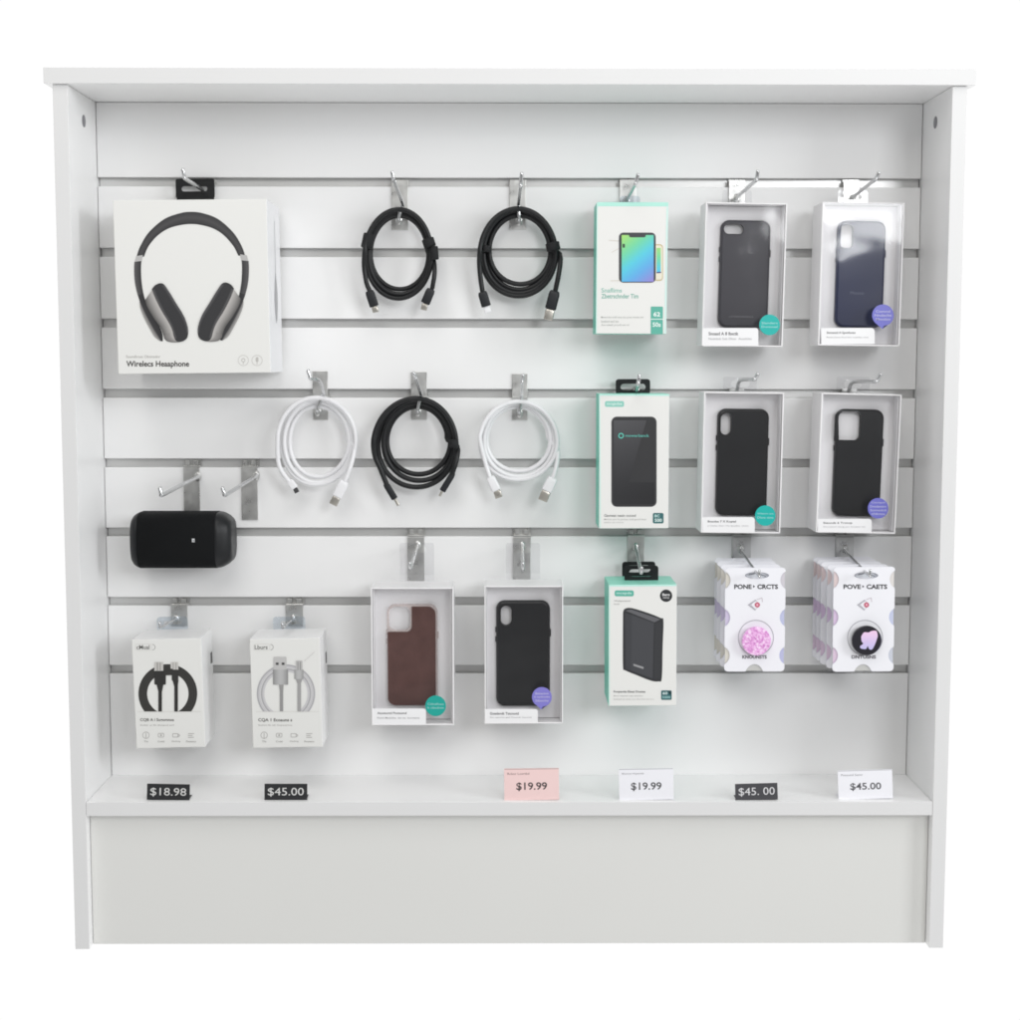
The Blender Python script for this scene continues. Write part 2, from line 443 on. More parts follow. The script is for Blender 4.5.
hook('middle row steel hook above the box of a black phone case with narrow camera slot', (729, 744, 388, 402), [(737.4, 394, YP), (737.6, 388, .10), (740.4, 380.4, .08), (752.6, 379.6, .014), (755.4, 378.4, .010), (757.8, 373.8, .008)])
hook('steel hook above the box of the black phone case with a square camera opening', (842, 857, 388, 402), [(849, 394, YP), (849.4, 388, .10), (854, 382, .08), (873.6, 381.7, .014), (877.4, 380.2, .010), (880.6, 374, .008)])
hook('long plate hook behind the black speaker, its prong above the speaker', (183.2, 200.8, 467.6, 548), [(197.8, 476.5, YP), (196, 477.4, .10), (165, 493.6, -.012), (161.4, 494.2, -.02), (159.8, 488, -.02)], r=0.0024)
hook('long plate steel hook with nothing on it beside the speaker', (241, 258, 467.6, 520), [(256.2, 475.7, YP), (254.5, 476.8, .10), (228, 493.5, -.008), (224.6, 494, -.016), (222.4, 488.2, -.016)], r=0.0024)
hook('steel hook above the box of the brown phone case', (407.5, 424.4, 537, 582), [(417.6, 545.4, YP), (416.8, 547.5, .105), (411.0, 566.6, .02), (410.2, 568.2, .012), (409.6, 563.0, .010)])
hook('steel hook above the box of the black phone case in the lower row', (513, 530.4, 537, 582), [(522, 546.4, YP), (522.1, 548.5, .105), (522.8, 567.4, .02), (523, 569, .012), (523, 563.4, .010)])
hook('steel hook carrying the two mint power bank boxes', (627.6, 644, 536, 566), [(636, 547.5, YP), (636.4, 549.4, .105), (640.6, 570.4, .03), (641.4, 572, .02), (641.6, 567.6, .018)])
hook('steel hook through the cards with pink discs', (732.4, 750.7, 537, 562), [(741, 549.6, YP), (742.4, 552.6, .10), (758, 574.6, .006), (759, 575.4, 0.0), (759.6, 570.6, 0.0)], r=0.0016)
hook('steel hook through the cards with black discs', (836, 853.5, 537, 562), [(845, 549.6, YP), (846.6, 552.6, .10), (868, 574.4, .006), (869.4, 575, 0.0), (870.4, 570.2, 0.0)], r=0.0016)
hook('steel hook through the clear tab of the box picturing a black cable', (170.7, 187.6, 604, 626), [(176, 619.4, YP), (174, 620.4, .10), (161.8, 626.6, .052), (160, 626.6, .048), (159.4, 622.6, .048)], r=0.0016)
hook('steel hook through the clear tab of the box picturing a grey cable', (285.3, 303, 604, 626), [(293, 619.4, YP), (291.5, 620.4, .10), (284, 627, .052), (282.6, 627.2, .048), (282, 623.2, .048)], r=0.0016)

# ------------------------------------------------------------------ cables
def plug(root, o, base, mid, tip, w, wt, thick, Y, m, tipm='plug'):
    """base->mid plug body, mid->tip metal connector (photo points)"""
    a, b_, c = at(*base, Y)-o, at(*mid, Y)-o, at(*tip, Y)-o
    k = m_per_px(Y)
    def bar(p, q, wd, th, taper=1.0):
        d = (q-p).normalized(); s_ = d.cross(Vector((0, 1, 0))).normalized(); n = Vector((0, 1, 0))
        rings = []
        L = (q-p).length
        for t, sc in ((0, 0.70*taper), (0.05, 0.86*taper), (0.2, 0.98), (0.94, 1.0), (1.0, 0.92)):
            rr = rrect_pts(-wd/2*sc, wd/2*sc, -th/2*sc, th/2*sc, th*0.38*sc, 4)
            rings.append([p+d*L*t+s_*x+n*z for x, z in rr])
        return rings
    b = MB(); b.grid(bar(a, b_, w*k, thick), cap0=True, cap1=True)
    pb = b.build('plug', M[m], root)
    t = MB(); t.grid(bar(b_-(c-b_)*0.02, c, wt*k, thick*0.55), cap0=True, cap1=True)
    t.build('connector', M[tipm], pb)

def cable(label, A, ell, B, Y, r_px, m, plugs, straps=(), hang=None, group='coiled charging cables', seg=10):
    """A, B: photo points of the two tails (loop end last / first); ell: one ellipse per turn (cx,cy,rx,ry,dY)"""
    hx, hy = hang
    root = empty('coiled_cable', at(hx, hy, Y)); o = root.location.copy()
    tag(root, label, 'cable', group)
    N = len(ell)-1
    pts = [at(x, y, Y+dy)-o for x, y, dy in A]
    steps = int((N+0.5)*28)
    for i in range(steps+1):
        a = (2*PI*N+PI)*i/steps
        t = a/(2*PI); k = min(N-1, int(t)); f = min(1, t-k)
        if k+1 >= len(ell): f = 0
        e = [ell[k][j]+(ell[k+1][j]-ell[k][j])*f for j in range(5)] if k+1 < len(ell) else ell[k]
        wob = 0.35*math.sin(3*a+hx)
        pts.append(at(e[0]-(e[2]+wob)*math.cos(a), e[1]-(e[3]+wob)*math.sin(a), Y+e[4])-o)
    pts += [at(x, y, Y+dy)-o for x, y, dy in B]
    na, nb = len(A), len(B)
    full = catmull(pts, 3)
    b = MB(); tube(b, full, r_px*m_per_px(Y), seg)
    b.build('cord', M[m], root)
    for pl in plugs: plug(root, o, *pl)
    for (x, y, ang, L, w, th, dy) in straps:
        k = m_per_px(Y); p = at(x, y, Y+dy)-o
        d = Vector((math.cos(ang), 0, math.sin(ang))); s_ = Vector((-math.sin(ang), 0, math.cos(ang)))
        rings = []
        for t, sc in ((-0.5, 0.86), (-0.44, 1), (0.44, 1), (0.5, 0.86)):
            rr = rrect_pts(-w*k/2*sc, w*k/2*sc, -th/2*sc, th/2*sc, th*0.35, 4)
            rings.append([p+d*(L*k*t)+s_*q+Vector((0, 1, 0))*z for q, z in rr])
        sb = MB(); sb.grid(rings, cap0=True, cap1=True); sb.build('strap', M['velcro'], root)
    return root

YC = 0.108
z = Zm(340, 160, 4.25)
def tr(zf, pts): return [(*zf(u, v), d) for u, v, d in pts]
cable('coiled black cable with two black straps and small silver plugs, top row',
      tr(z, [(128, 560, -.013), (112, 520, -.013), (102, 450, -.013)]),
      [(*z(250, 398), 34.3, 44.0, -.0165), (*z(248, 402), 32.2, 44.6, .000), (*z(251, 397), 30.3, 39.6, -.003), (*z(252, 392), 28.6, 36.2, .003)],
      tr(z, [(397, 420, -.004), (402, 480, -.013), (392, 545, -.013)]), YC-.004, 2.35, 'cordblack',
      [(z(124, 556), z(146, 622), z(152, 648), 9.2, 6.2, .006, YC-.017, 'rubber'), (z(388, 548), z(362, 610), z(355, 638), 9.2, 6.4, .006, YC-.017, 'rubber')],
      [(*z(120, 345), 1.35, 14.5, 11.5, .023, -.007), (*z(378, 352), -1.25, 8.5, 12, .024, -.007), (*z(403, 395), -1.5, 13, 7, .012, -.013)], hang=z(250, 220))
cable('coiled black cable with a silver flat plug and a white plug tip, top row',
      tr(z, [(606, 562, -.013), (597, 500, -.013), (592, 440, -.013)]),
      [(*z(758, 396), 38.6, 44.6, -.0165), (*z(757, 396), 36.6, 42.8, .002), (*z(758, 390), 34.6, 41.0, -.003), (*z(762, 388), 31.8, 38.0, .003), (*z(763, 380), 30.2, 33.6, -.001)],
      tr(z, [(934, 400, -.004), (932, 470, -.013), (914, 560, -.013)]), YC-.004, 2.5, 'cordblack',
      [(z(604, 560), z(622, 622), z(630, 648), 9.6, 6.8, .006, YC-.017, 'rubber', 'cordwhite'), (z(914, 556), z(894, 634), z(884, 680), 11.2, 9.4, .0065, YC-.017, 'rubber')],
      [(*z(624, 378), 1.45, 6, 9, .023, -.007), (*z(905, 368), -1.35, 8, 13.5, .024, -.007)], hang=z(758, 222))
z = Zm(260, 360, 5.1)
cable('coiled white cable with a small dark tip, hanging nearest the headphone box',
      tr(z, [(152, 622, -.013), (112, 570, -.013), (92, 510, -.013)]),
      [(*z(290, 400), 39.6, 41.0, -.0165), (*z(296, 420), 36.6, 43.8, .002), (*z(290, 412), 33.0, 40.6, -.003), (*z(298, 412), 29.0, 34.4, .003)],
      tr(z, [(482, 440, -.004), (466, 530, -.013), (430, 625, -.013)]), YC-.004, 2.2, 'cordwhite',
      [(z(148, 615), z(178, 654), z(190, 676), 7.4, 4.8, .005, YC-.017, 'cordwhite', 'dark'), (z(432, 618), z(392, 698), z(372, 738), 10.6, 8.6, .0065, YC-.017, 'cordwhite')], hang=z(300, 222))
cable('thick coil of black cable hanging between two coils of white cable',
      tr(z, [(648, 640, -.013), (612, 550, -.013), (586, 490, -.013)]),
      [(*z(794, 425), 42.3, 45.1, -.0165), (*z(797, 427), 38.2, 43.4, .002), (*z(808, 411), 34.8, 38.2, -.003), (*z(803, 408), 30.4, 33.2, .003)],
      tr(z, [(1006, 440, -.004), (1002, 510, -.013), (978, 585, -.013)]), YC-.004, 2.6, 'cordblack',
      [(z(640, 630), z(688, 708), z(706, 742), 6.6, 3.0, .0055, YC-.017, 'rubber'), (z(986, 575), z(930, 668), z(916, 694), 6.4, 2.6, .0055, YC-.017, 'rubber')],
      [(*z(990, 425), -1.5, 8, 9, .024, -.007)], hang=z(804, 222))
z = Zm(440, 360, 3.923)
cable('coiled white cable with two silver plugs, hanging beside the mint boxes',
      tr(z, [(200, 470, -.013), (186, 430, -.013), (172, 380, -.013)]),
      [(*z(310, 312), 39.2, 38.0, -.0165), (*z(308, 320), 38.2, 39.0, .002), (*z(306, 312), 34.0, 36.2, -.003), (*z(304, 308), 31.0, 31.4, .003)],
      tr(z, [(462, 350, -.004), (456, 420, -.013), (440, 470, -.013)]), YC-.004, 2.2, 'cordwhite',
      [(z(196, 458), z(222, 512), z(232, 540), 9.4, 7.6, .006, YC-.017, 'cordwhite'), (z(444, 462), z(418, 514), z(402, 552), 11, 9.6, .0065, YC-.017, 'cordwhite')], hang=z(308, 195))

# ------------------------------------------------------------------ cartons
WHITE = (229, 229, 226)
def carton(name, label, cat, quad, Y, depth, cols, group=None, color=WHITE, bev=0.0007, m='card'):
    fr = Front(quad, Y)
    root = fr.root(name); tag(root, label, cat, group)
    b = MB(); b.box(-fr.w/2, fr.w/2, 0, depth, 0, fr.h, color, bev=bev, cols=cols)
    b.build('carton', M[m], root)
    return fr, root

def fill_holed(mb, outer, inner, y, color, mi=0, flip=False):
    """planar face with a hole: loops of (x,z)"""
    bm = bmesh.new()
    es = []
    for lp in (outer, inner) if inner else (outer,):
        vs = [bm.verts.new((x, y, z)) for x, z in lp]
        es += [bm.edges.new((vs[k], vs[(k+1) % len(vs)])) for k in range(len(vs))]
    bmesh.ops.triangle_fill(bm, use_beauty=True, edges=es)
    for f in bm.faces: mb.face([v.co.copy() for v in f.verts], color, mi)
    bm.free()

def hang_tab(fr, root, box, hole, Y, m='blackcard', th=0.0008, rad=3.0, name='hang_tab'):
    """flat tab with a slot: photo boxes at depth Y"""
    dy = Y-fr.Y
    x0, x1, y0, y1 = box
    a = fr.loc(x0, y1, dy); b_ = fr.loc(x1, y0, dy)
    k = m_per_px(Y)
    outer = rrect_pts(a[0], b_[0], a[1], b_[1], rad*k, 4)
    # square the two lower corners
    inner = None
    if hole:
        hx0, hx1, hy0, hy1 = hole
        c = fr.loc(hx0, hy1, dy); d = fr.loc(hx1, hy0, dy)
        inner = rrect_pts(c[0], d[0], c[1], d[1], (d[1]-c[1])*0.48, 4)
    mb = MB()
    fill_holed(mb, outer, inner, dy, WHITE); fill_holed(mb, outer, inner, dy+th, WHITE)
    for lp in (outer, inner) if inner else (outer,):
        mb.grid([[(x, dy, z) for x, z in lp], [(x, dy+th, z) for x, z in lp]], smooth=False)
    # foot that folds on to the carton
    mb.box(a[0]+0.001, b_[0]-0.001, dy+0.0001, dy+th-0.0001, a[1]-0.006, a[1]+0.003)
    return mb.build(name, M[m], root)

# --- headphone box
fr, root = carton('headphone_box', 'large white carton with a picture of over-ear headphones, hanging at top left', 'carton',
                  [(112.5, 200), (266.8, 199.2), (118.6, 374), (270.4, 372.6)], 0.012, 0.104, {'right': (238, 238, 240)})
Z = Zm(90, 160, 4.435)
a = Art(fr, Z)
DK, DK2, SV, SVD = (52, 52, 54), (72, 71, 72), (176, 173, 170), (118, 116, 115)
ho = [(206, 432), (222, 385), (262, 320), (330, 262), (400, 236), (448, 230), (500, 236), (568, 262), (634, 320), (672, 380), (688, 424)]
hm = [(222, 432), (240, 382), (282, 325), (340, 285), (402, 260), (448, 256), (496, 260), (556, 284), (612, 325), (655, 380), (674, 425)]
hi = [(240, 428), (260, 382), (300, 335), (350, 303), (405, 288), (448, 284), (492, 288), (545, 303), (592, 332), (635, 380), (658, 424)]
a.band(ho, hm, DK, DK2, 2); a.band(hm, hi, DK2, (46, 46, 48), 2)
Z5 = Zm(110, 200, 5.667)
a2 = Art(fr, Z5)
for mir in (0, 1):
    mx = (lambda x: 925-x) if mir else (lambda x: x)
    mc_ = (lambda x: 942-x) if mir else (lambda x: x)
    T = lambda L: [(mx(x), y-(4 if mir else 0)) for x, y in L]
    TC = lambda L: [(mc_(x), y-(4 if mir else 0)) for x, y in L]
    a2.poly(T([(149, 318), (187, 312), (180, 348), (140, 352)]), (182, 181, 180), 3)
    a2.band(T([(139, 350), (137, 400), (142, 470), (158, 540), (180, 590)]), T([(178, 346), (176, 400), (180, 470), (192, 540), (206, 585)]), (88, 87, 88), (44, 44, 46), 3)
    a2.band(T([(158, 540), (176, 592), (206, 655), (244, 726), (270, 770), (290, 800)]), T([(190, 530), (204, 580), (240, 640), (276, 705), (296, 755), (300, 800)]), (54, 54, 56), (40, 40, 42), 3)
    a2.band(T([(168, 575), (172, 612), (192, 665), (226, 730), (254, 776), (288, 801)]), T([(170, 575), (190, 620), (216, 672), (248, 730), (272, 768), (290, 800)]), (164, 162, 160), (92, 91, 91), 4)
    a2.band(TC([(200, 566), (212, 606), (248, 668), (286, 722), (304, 768), (314, 790), (366, 806)]), TC([(238, 512), (262, 566), (296, 634), (332, 690), (352, 734), (368, 780), (398, 806)]), (84, 83, 82), (186, 183, 180), 5)
    a2.band(TC([(304, 768), (312, 788), (330, 802), (366, 807)]), TC([(338, 752), (346, 776), (360, 792), (392, 806)]), (104, 102, 101), (150, 147, 145), 6)
    a2.smooth(TC([(238, 506), (256, 484), (284, 472), (308, 480), (336, 520), (372, 580), (414, 648), (438, 706), (444, 748), (436, 784), (408, 802), (382, 802), (366, 782), (352, 732), (330, 688), (296, 632), (262, 566)]), (50, 50, 52), 7)
    a2.band(TC([(292, 484), (322, 530), (360, 594), (404, 664), (428, 720), (434, 760)]), TC([(308, 482), (338, 522), (374, 582), (416, 650), (438, 706), (443, 748)]), (52, 52, 54), (88, 87, 89), 8)
    a2.band(TC([(240, 510), (264, 566), (298, 632), (332, 688), (354, 734), (370, 784)]), TC([(256, 504), (282, 566), (314, 630), (346, 684), (366, 730), (384, 790)]), (92, 91, 92), (50, 50, 52), 8)
for f_, c_ in zip(a2.mb.f, a2.mb.c): a.mb.face([a2.mb.v[i] for i in f_], c_)
a.build('printed_picture', root)
a = Art(fr, Z)
a.text('Soundlross Obtmsdnr', 160, 866, 312, 878, (170, 168, 164), 0.0)
a.text('Wirelecs Heaaphone', 161, 891, 440, 924, (62, 60, 58), 0.018)
for cx in (680, 741):
    a.ring(cx, 889, 24, 2.2, (196, 194, 190)); a.ring(cx, 888, 9, 3, (186, 184, 180), n=20) if cx < 700 else a.rrect(cx-6, 874, cx+6, 896, 6, (190, 188, 184))
    a.line([(cx, 896), (cx, 906)], 3, (190, 188, 184))
a.build('lettering', root)
s_ = MB()   # side print: thin line and a spindle
hw = fr.w/2+LAYER*2
def side_pt(yy, zz): return (hw, yy, zz)
zt = fr.h
prof = [(.0009, .90), (.0011, .75), (.0014, .60), (.004, .57), (.0085, .53), (.0125, .47), (.0135, .43), (.011, .37), (.006, .32), (.0012, .295)]
s_.face([side_pt(.059-q, zt*f) for q, f in prof] + [side_pt(.059+q, zt*f) for q, f in prof[::-1]], (158, 158, 161))
s_.build('side_print', M['card'], root)
hang_tab(fr, root, (176, 214.3, 178.6, 198.6), (181.6, 207.2, 186.2, 191.4), 0.1135, rad=2)
s_ = MB(); s_.box(fr.w/2-.0165, fr.w/2-.0015, .01, .03, fr.h+.0001, fr.h+.0006, (176, 176, 178)); s_.build('seal', M['card'], root)

# --- mint cartons
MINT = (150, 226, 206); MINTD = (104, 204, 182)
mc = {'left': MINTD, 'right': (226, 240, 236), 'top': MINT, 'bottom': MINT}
GRY = (150, 152, 150); TEAL = (92, 176, 158)
Z = Zm(570, 160, 4.435)
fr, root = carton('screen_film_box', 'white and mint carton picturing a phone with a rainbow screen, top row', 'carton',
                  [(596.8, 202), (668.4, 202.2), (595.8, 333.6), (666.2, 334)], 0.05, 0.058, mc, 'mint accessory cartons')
a = Art(fr, Z)
a.poly([(119, 187.5), (436, 188), (436, 206), (119, 205)], (176, 230, 216), 1); a.poly([(119, 187.5), (123, 187.5), (118.5, 768), (114.5, 768)], (196, 234, 224), 1); a.poly([(428, 205), (436, 205), (426, 770), (418, 770)], (206, 234, 228), 1)
a.rrect(217, 322, 380, 544, 20, (58, 60, 64), 2)
def rain(u, v):
    t = min(1, max(0, (u*0.55+v*1.0)/1.55))
    st = [(0, (170, 218, 110)), (.28, (112, 210, 160)), (.5, (84, 200, 222)), (.72, (92, 168, 226)), (1, (150, 130, 206))]
    for (t0, c0), (t1, c1) in zip(st, st[1:]):
        if t <= t1:
            f = (t-t0)/(t1-t0); return tuple(c0[k]+(c1[k]-c0[k])*f for k in range(3))
    return st[-1][1]
a.grid(229, 333, 371, 540, rain, 3)
a.rrect(262, 324, 336, 343, 8, (58, 60, 64), 4)
a.rrect(233, 372, 243, 389, 2, (52, 74, 60), 4)
a.rrect(372, 374, 412, 536, 14, (190, 172, 112), 1); a.rrect(372, 378, 409, 532, 12, (228, 224, 206), 1)
a.grid(384, 390, 402, 498, lambda u, v: rain(0.2, v*0.8), 3, 2, 8)
a.line([(384, 500), (404, 498)], 5, (70, 60, 130), 4)
a.line([(180, 536), (408, 528)], 3, (214, 208, 196), 1); a.line([(172, 356), (222, 360)], 2.4, (206, 200, 188), 1); a.line([(184, 410), (218, 392)], 2.2, (212, 206, 196), 1)
a.build('printed_picture', root)
a = Art(fr, Z)
a.text('Snaflims', 139, 568, 230, 588, (140, 190, 176), 0.006)
a.text('Zbetrschnder Tim', 139, 594, 303, 614, (116, 176, 160), 0.008)
for y, x1, s in ((699, 325, 'Moend slcn arddl tensy tlos prota wonden sml'), (716, 215, 'lostbod aed ion'), (733, 262, 'Ans soledl prondi ant ml')):
    a.text(s, 138, y-6, x1, y+5, (176, 180, 176))
a.rrect(358, 650, 412, 771, 3, TEAL, 1)
a.line([(358, 706), (412, 706)], 4, (214, 234, 228), 2)
a.text('62', 370, 674, 400, 694, (236, 246, 242), 0.02, 2); a.text('50s', 366, 720, 402, 740, (226, 242, 236), 0.02, 2)
a.build('lettering', root)
hang_tab(fr, root, (619.5, 640, 196, 209), None, 0.1065, 'cleartab')

Z = Zm(440, 360, 3.923)
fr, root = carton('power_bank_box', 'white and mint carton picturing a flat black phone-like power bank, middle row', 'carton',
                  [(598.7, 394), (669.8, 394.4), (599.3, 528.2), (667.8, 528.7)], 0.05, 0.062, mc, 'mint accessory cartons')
a = Art(fr, Z)
a.poly([(624, 133.5), (901, 134.5), (901, 141), (624, 140)], (186, 234, 222), 1); a.poly([(624, 140), (628, 140), (631, 658), (627, 658)], (200, 236, 226), 1)
a.rrect(672, 222, 850, 576, 22, (70, 70, 72), 1)
a.rrect(676, 226, 846, 572, 19, (44, 44, 46), 2)
a.grid(681, 236, 842, 566, lambda u, v: (78-40*min(1, v*1.15)-10*u, 78-40*min(1, v*1.15)-10*u, 81-40*min(1, v*1.15)-10*u), 3)
a.poly([(812, 230), (842, 230), (842, 480), (740, 480)], (46, 46, 48), 4)
a.build('printed_picture', root)
a = Art(fr, Z)
a.rrect(647, 161, 722, 184, 7, (140, 202, 188), 1); a.text('mogadae', 655, 166, 714, 179, (214, 240, 232), 0.01, 2)
a.ring(710, 297, 11, 4, (96, 196, 180), 6, n=20); a.text('mowerbanck', 727, 291, 820, 302, (96, 178, 166), 0.006, 6)
a.text('Gavneat neain cccusd', 644, 605, 768, 615, (110, 110, 110), 0.006)
a.text('Mobum anrt ilo pachtsn zcidl gorsdl btnsl', 644, 622, 808, 630, (180, 180, 178)); a.text('pbelun ols mntres', 644, 634, 720, 641, (186, 186, 184))
a.rrect(835, 600, 877, 641, 6, (52, 104, 106), 1); a.text('BC', 842, 606, 862, 617, (190, 220, 216), 0.02, 2); a.text('500', 842, 622, 870, 635, (214, 234, 230), 0.02, 2)
a.build('lettering', root)
hang_tab(fr, root, (615.6, 650.2, 379, 394.4), (620.5, 645.5, 383.8, 390.4), 0.1105)

Z = Zm(570, 520, 4.86)
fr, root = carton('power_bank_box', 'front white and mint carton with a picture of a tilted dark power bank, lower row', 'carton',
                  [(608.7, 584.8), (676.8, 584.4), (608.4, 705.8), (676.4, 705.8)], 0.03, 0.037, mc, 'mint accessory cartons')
a = Art(fr, Z)
a.poly([(190, 316), (517, 314), (517, 321), (190, 323)], (186, 234, 222), 1); a.poly([(190, 323), (194, 323), (193, 901), (189, 901)], (200, 236, 226), 1)
a.smooth([(258, 448), (266, 432), (300, 428), (380, 452), (440, 476), (454, 490), (450, 620), (446, 768), (430, 784), (392, 780), (320, 752), (268, 730), (258, 715), (257, 580)], (46, 47, 50), 2)
a.poly([(266, 450), (408, 500), (402, 770), (270, 722)], (66, 67, 71), 3)
a.poly([(268, 440), (296, 434), (440, 482), (410, 497)], (96, 96, 100), 4)
a.poly([(412, 502), (444, 490), (438, 768), (406, 772)], (52, 53, 56), 4)
a.poly([(266, 450), (300, 462), (296, 730), (270, 720)], (60, 61, 65), 4)
a.poly([(308, 698), (358, 714), (356, 724), (308, 708)], (150, 150, 152), 5)
a.build('printed_picture', root)
a = Art(fr, Z)
a.rrect(217, 342, 310, 371, 9, TEAL, 1); a.text('mcepda', 226, 349, 300, 364, (196, 232, 224), 0.01, 2)
a.circle(467, 368, 30, (38, 40, 42), 1); a.text('Bero', 449, 356, 485, 369, (226, 226, 226), 0.02, 2); a.text('ostop', 451, 373, 483, 384, (196, 196, 196), 0.01, 2)
a.text('Wobpovamd', 214, 389, 292, 399, (150, 150, 148)); a.text('bcnlr', 214, 404, 242, 412, (170, 170, 168))
a.text('Fovpande Ebesi Dostes', 212, 829, 366, 842, (88, 88, 90), 0.012)
a.text('Mnrsl odeptlom aobc elotd ftre', 212, 851, 354, 860, (176, 176, 174)); a.text('Sosbepd ant dosls mon dlnor btd ctnl mro', 212, 867, 408, 876, (182, 182, 180))
a.rrect(443, 828, 494, 874, 5, (46, 96, 100), 1); a.text('60', 450, 835, 474, 848, (210, 228, 226), 0.02, 2); a.text('5000', 448, 855, 488, 867, (160, 206, 204), 0.01, 2)
a.poly([(478, 832), (490, 832), (490, 850), (484, 846)], (24, 40, 42), 2)
a.build('lettering', root)
ht = hang_tab(fr, root, (624.5, 658.4, 565.5, 582), (629, 653.4, 569.2, 576.6), 0.0660)
# the same carton again right behind it
r2 = root.copy(); COL.objects.link(r2)
for ch in root.children:
    c = ch.copy(); COL.objects.link(c); c.parent = r2
r2.location = Vector(fr.o)+Vector((0.0, 0.0374, 0.0))
r2['label'] = 'mint carton mostly hidden behind the tilted power bank carton, its black tab showing'

# --- white cable cartons
def cable_carton(quad, label, Z, dark, title, sub, logo):
    fr, root = carton('cable_box', label, 'carton', quad, 0.035, 0.07, {'right': (240, 240, 240), 'top': (240, 240, 240)}, 'white cable cartons', color=(226, 226, 223))
    a = Art(fr, Z)
    cx = 246 if dark else 748
    cy = 440
    c0, c1 = ((50, 49, 47), (64, 63, 61)) if dark else ((176, 175, 178), (202, 201, 203))
    a0, a1 = PI-0.62-0.0+0.0, 2*PI+0.62
    ang0, ang1 = PI*0.795, PI*2.205
    if dark:
        a.arch(cx, cy, 88, 125, 516, c0, c0, 2)
        for q in (116, 107, 98): a.arch(cx, cy, q-2, q, 516, c1, c1, 3)
    else:
        for q, col in ((124, c0), (116, c1), (107, c0), (99, c1)):
            a.arch(cx, cy, q-7, q, 516, col, col, 2)
    if dark:
        a.rrect(189, 306, 227, 345, 2, (196, 194, 190), 4); a.line([(202, 308), (202, 344)], 5, (150, 148, 145), 5); a.line([(214, 308), (214, 344)], 5, (160, 158, 155), 5)
        a.rrect(258, 306, 291, 340, 2, (200, 198, 194), 4); a.line([(269, 308), (269, 338)], 4, (165, 163, 160), 5); a.line([(281, 308), (281, 338)], 4, (165, 163, 160), 5)
        a.rrect(189, 343, 238, 402, 5, (44, 43, 42), 4); a.rrect(232, 334, 270, 362, 3, (50, 49, 47), 4)
        a.rrect(263, 338, 291, 384, 4, (48, 47, 46), 4)
        a.poly([(198, 400), (228, 400), (222, 430), (206, 430)], (44, 43, 42), 4); a.rrect(206, 425, 221, 516, 2, (40, 39, 38), 4)
        a.poly([(266, 382), (292, 382), (288, 410), (274, 410)], (44, 43, 42), 4); a.rrect(274, 405, 289, 516, 2, (40, 39, 38), 4)
    else:
        a.rrect(695, 284, 750, 342, 2, (190, 189, 188), 4); a.rrect(705, 308, 717, 318, 1, (70, 70, 70), 5); a.rrect(730, 308, 742, 318, 1, (70, 70, 70), 5)
        a.grid(693, 338, 757, 402, lambda u, v: tuple(136+46*math.sin(u*PI) for _ in range(3)), 4, 6, 1)
        a.poly([(718, 402), (738, 402), (736, 430), (722, 430)], (150, 149, 148), 4); a.rrect(722, 425, 736, 515, 2, (148, 147, 147), 4)
        a.rrect(790, 300, 818, 342, 3, (186, 185, 184), 4); a.line([(799, 304), (799, 340)], 3, (130, 130, 130), 5); a.line([(809, 304), (809, 340)], 3, (130, 130, 130), 5)
        a.grid(784, 338, 822, 378, lambda u, v: tuple(150+34*math.sin(u*PI) for _ in range(3)), 4, 5, 1)
        a.poly([(790, 378), (818, 378), (810, 400), (798, 400)], (156, 155, 155), 4); a.rrect(797, 396, 812, 515, 2, (160, 159, 159), 4)
        a.line([(826, 302), (870, 262)], 2.5, (206, 204, 202), 2)
    a.line([(cx-128, 517), (cx+140, 517)], 1.6, (212, 210, 206), 1)
    a.build('printed_picture', root)
    a = Art(fr, Z)
    ox = 0 if dark else 502
    a.text(logo, 113+ox, 234, 168+ox, 252, (96, 95, 92), 0.006)
    a.ring(180+ox, 243, 13, 2.4, (150, 149, 146), 1, 20, -PI/2, PI/2); a.rframe(108+ox, 229, 178+ox, 257, 10, 1.5, (206, 204, 200), 1)
    a.text(title, 128+ox, 545, 272+ox, 561, (84, 83, 80), 0.014)
    a.text(sub, 128+ox, 571, 272+ox, 579, (160, 158, 155))
    for i, x in enumerate((153, 217, 281, 345)):
        x += ox
        c = (168, 166, 163)
        if i == 0: a.ring(x, 617, 15, 2.2, c, n=18); a.line([(x, 607), (x, 630)], 2.4, c)
        elif i == 1: a.rframe(x-13, 608, x+13, 626, 5, 2.2, c); a.circle(x, 617, 4, c, n=10)
        elif i == 2: a.rframe(x-15, 609, x+9, 626, 3, 2.2, c); a.line([(x+9, 612), (x+16, 618), (x+9, 624)], 2.2, c)
        else: a.line([(x-13, 610), (x+13, 610)], 2.4, c); a.line([(x-13, 618), (x+6, 618)], 2.4, c); a.line([(x-13, 626), (x+12, 626)], 2.4, c)
        a.text(('Tls', 'Crsld', 'Dsnlrng', 'Pnotecs')[i], x-(9, 14, 18, 21)[i], 640, x+(9, 14, 18, 21)[i], 647, (150, 148, 145))
    a.build('lettering', root)
    n = MB(); n.box(fr.w/2-.0002, fr.w/2+.0004, .056, .066, fr.h*.685, fr.h*.785, (52, 52, 54)); n.build('side_print', M['card'], root)
    return fr, root
Z = Zm(110, 590, 4.25)
fr, root = cable_carton([(131.6, 639), (200.8, 639), (136.4, 748), (205.6, 747.6)], 'white carton with a printed coil of black cable and black plugs', Z, True, 'CQB A i Sugomnxs', 'Snclot  ar flo dnscpod sorl', 'cMual')
hang_tab(fr, root, (157.5, 187.5, 616.4, 634), (164, 182, 621, 624.6), 0.1055, 'cleartab')
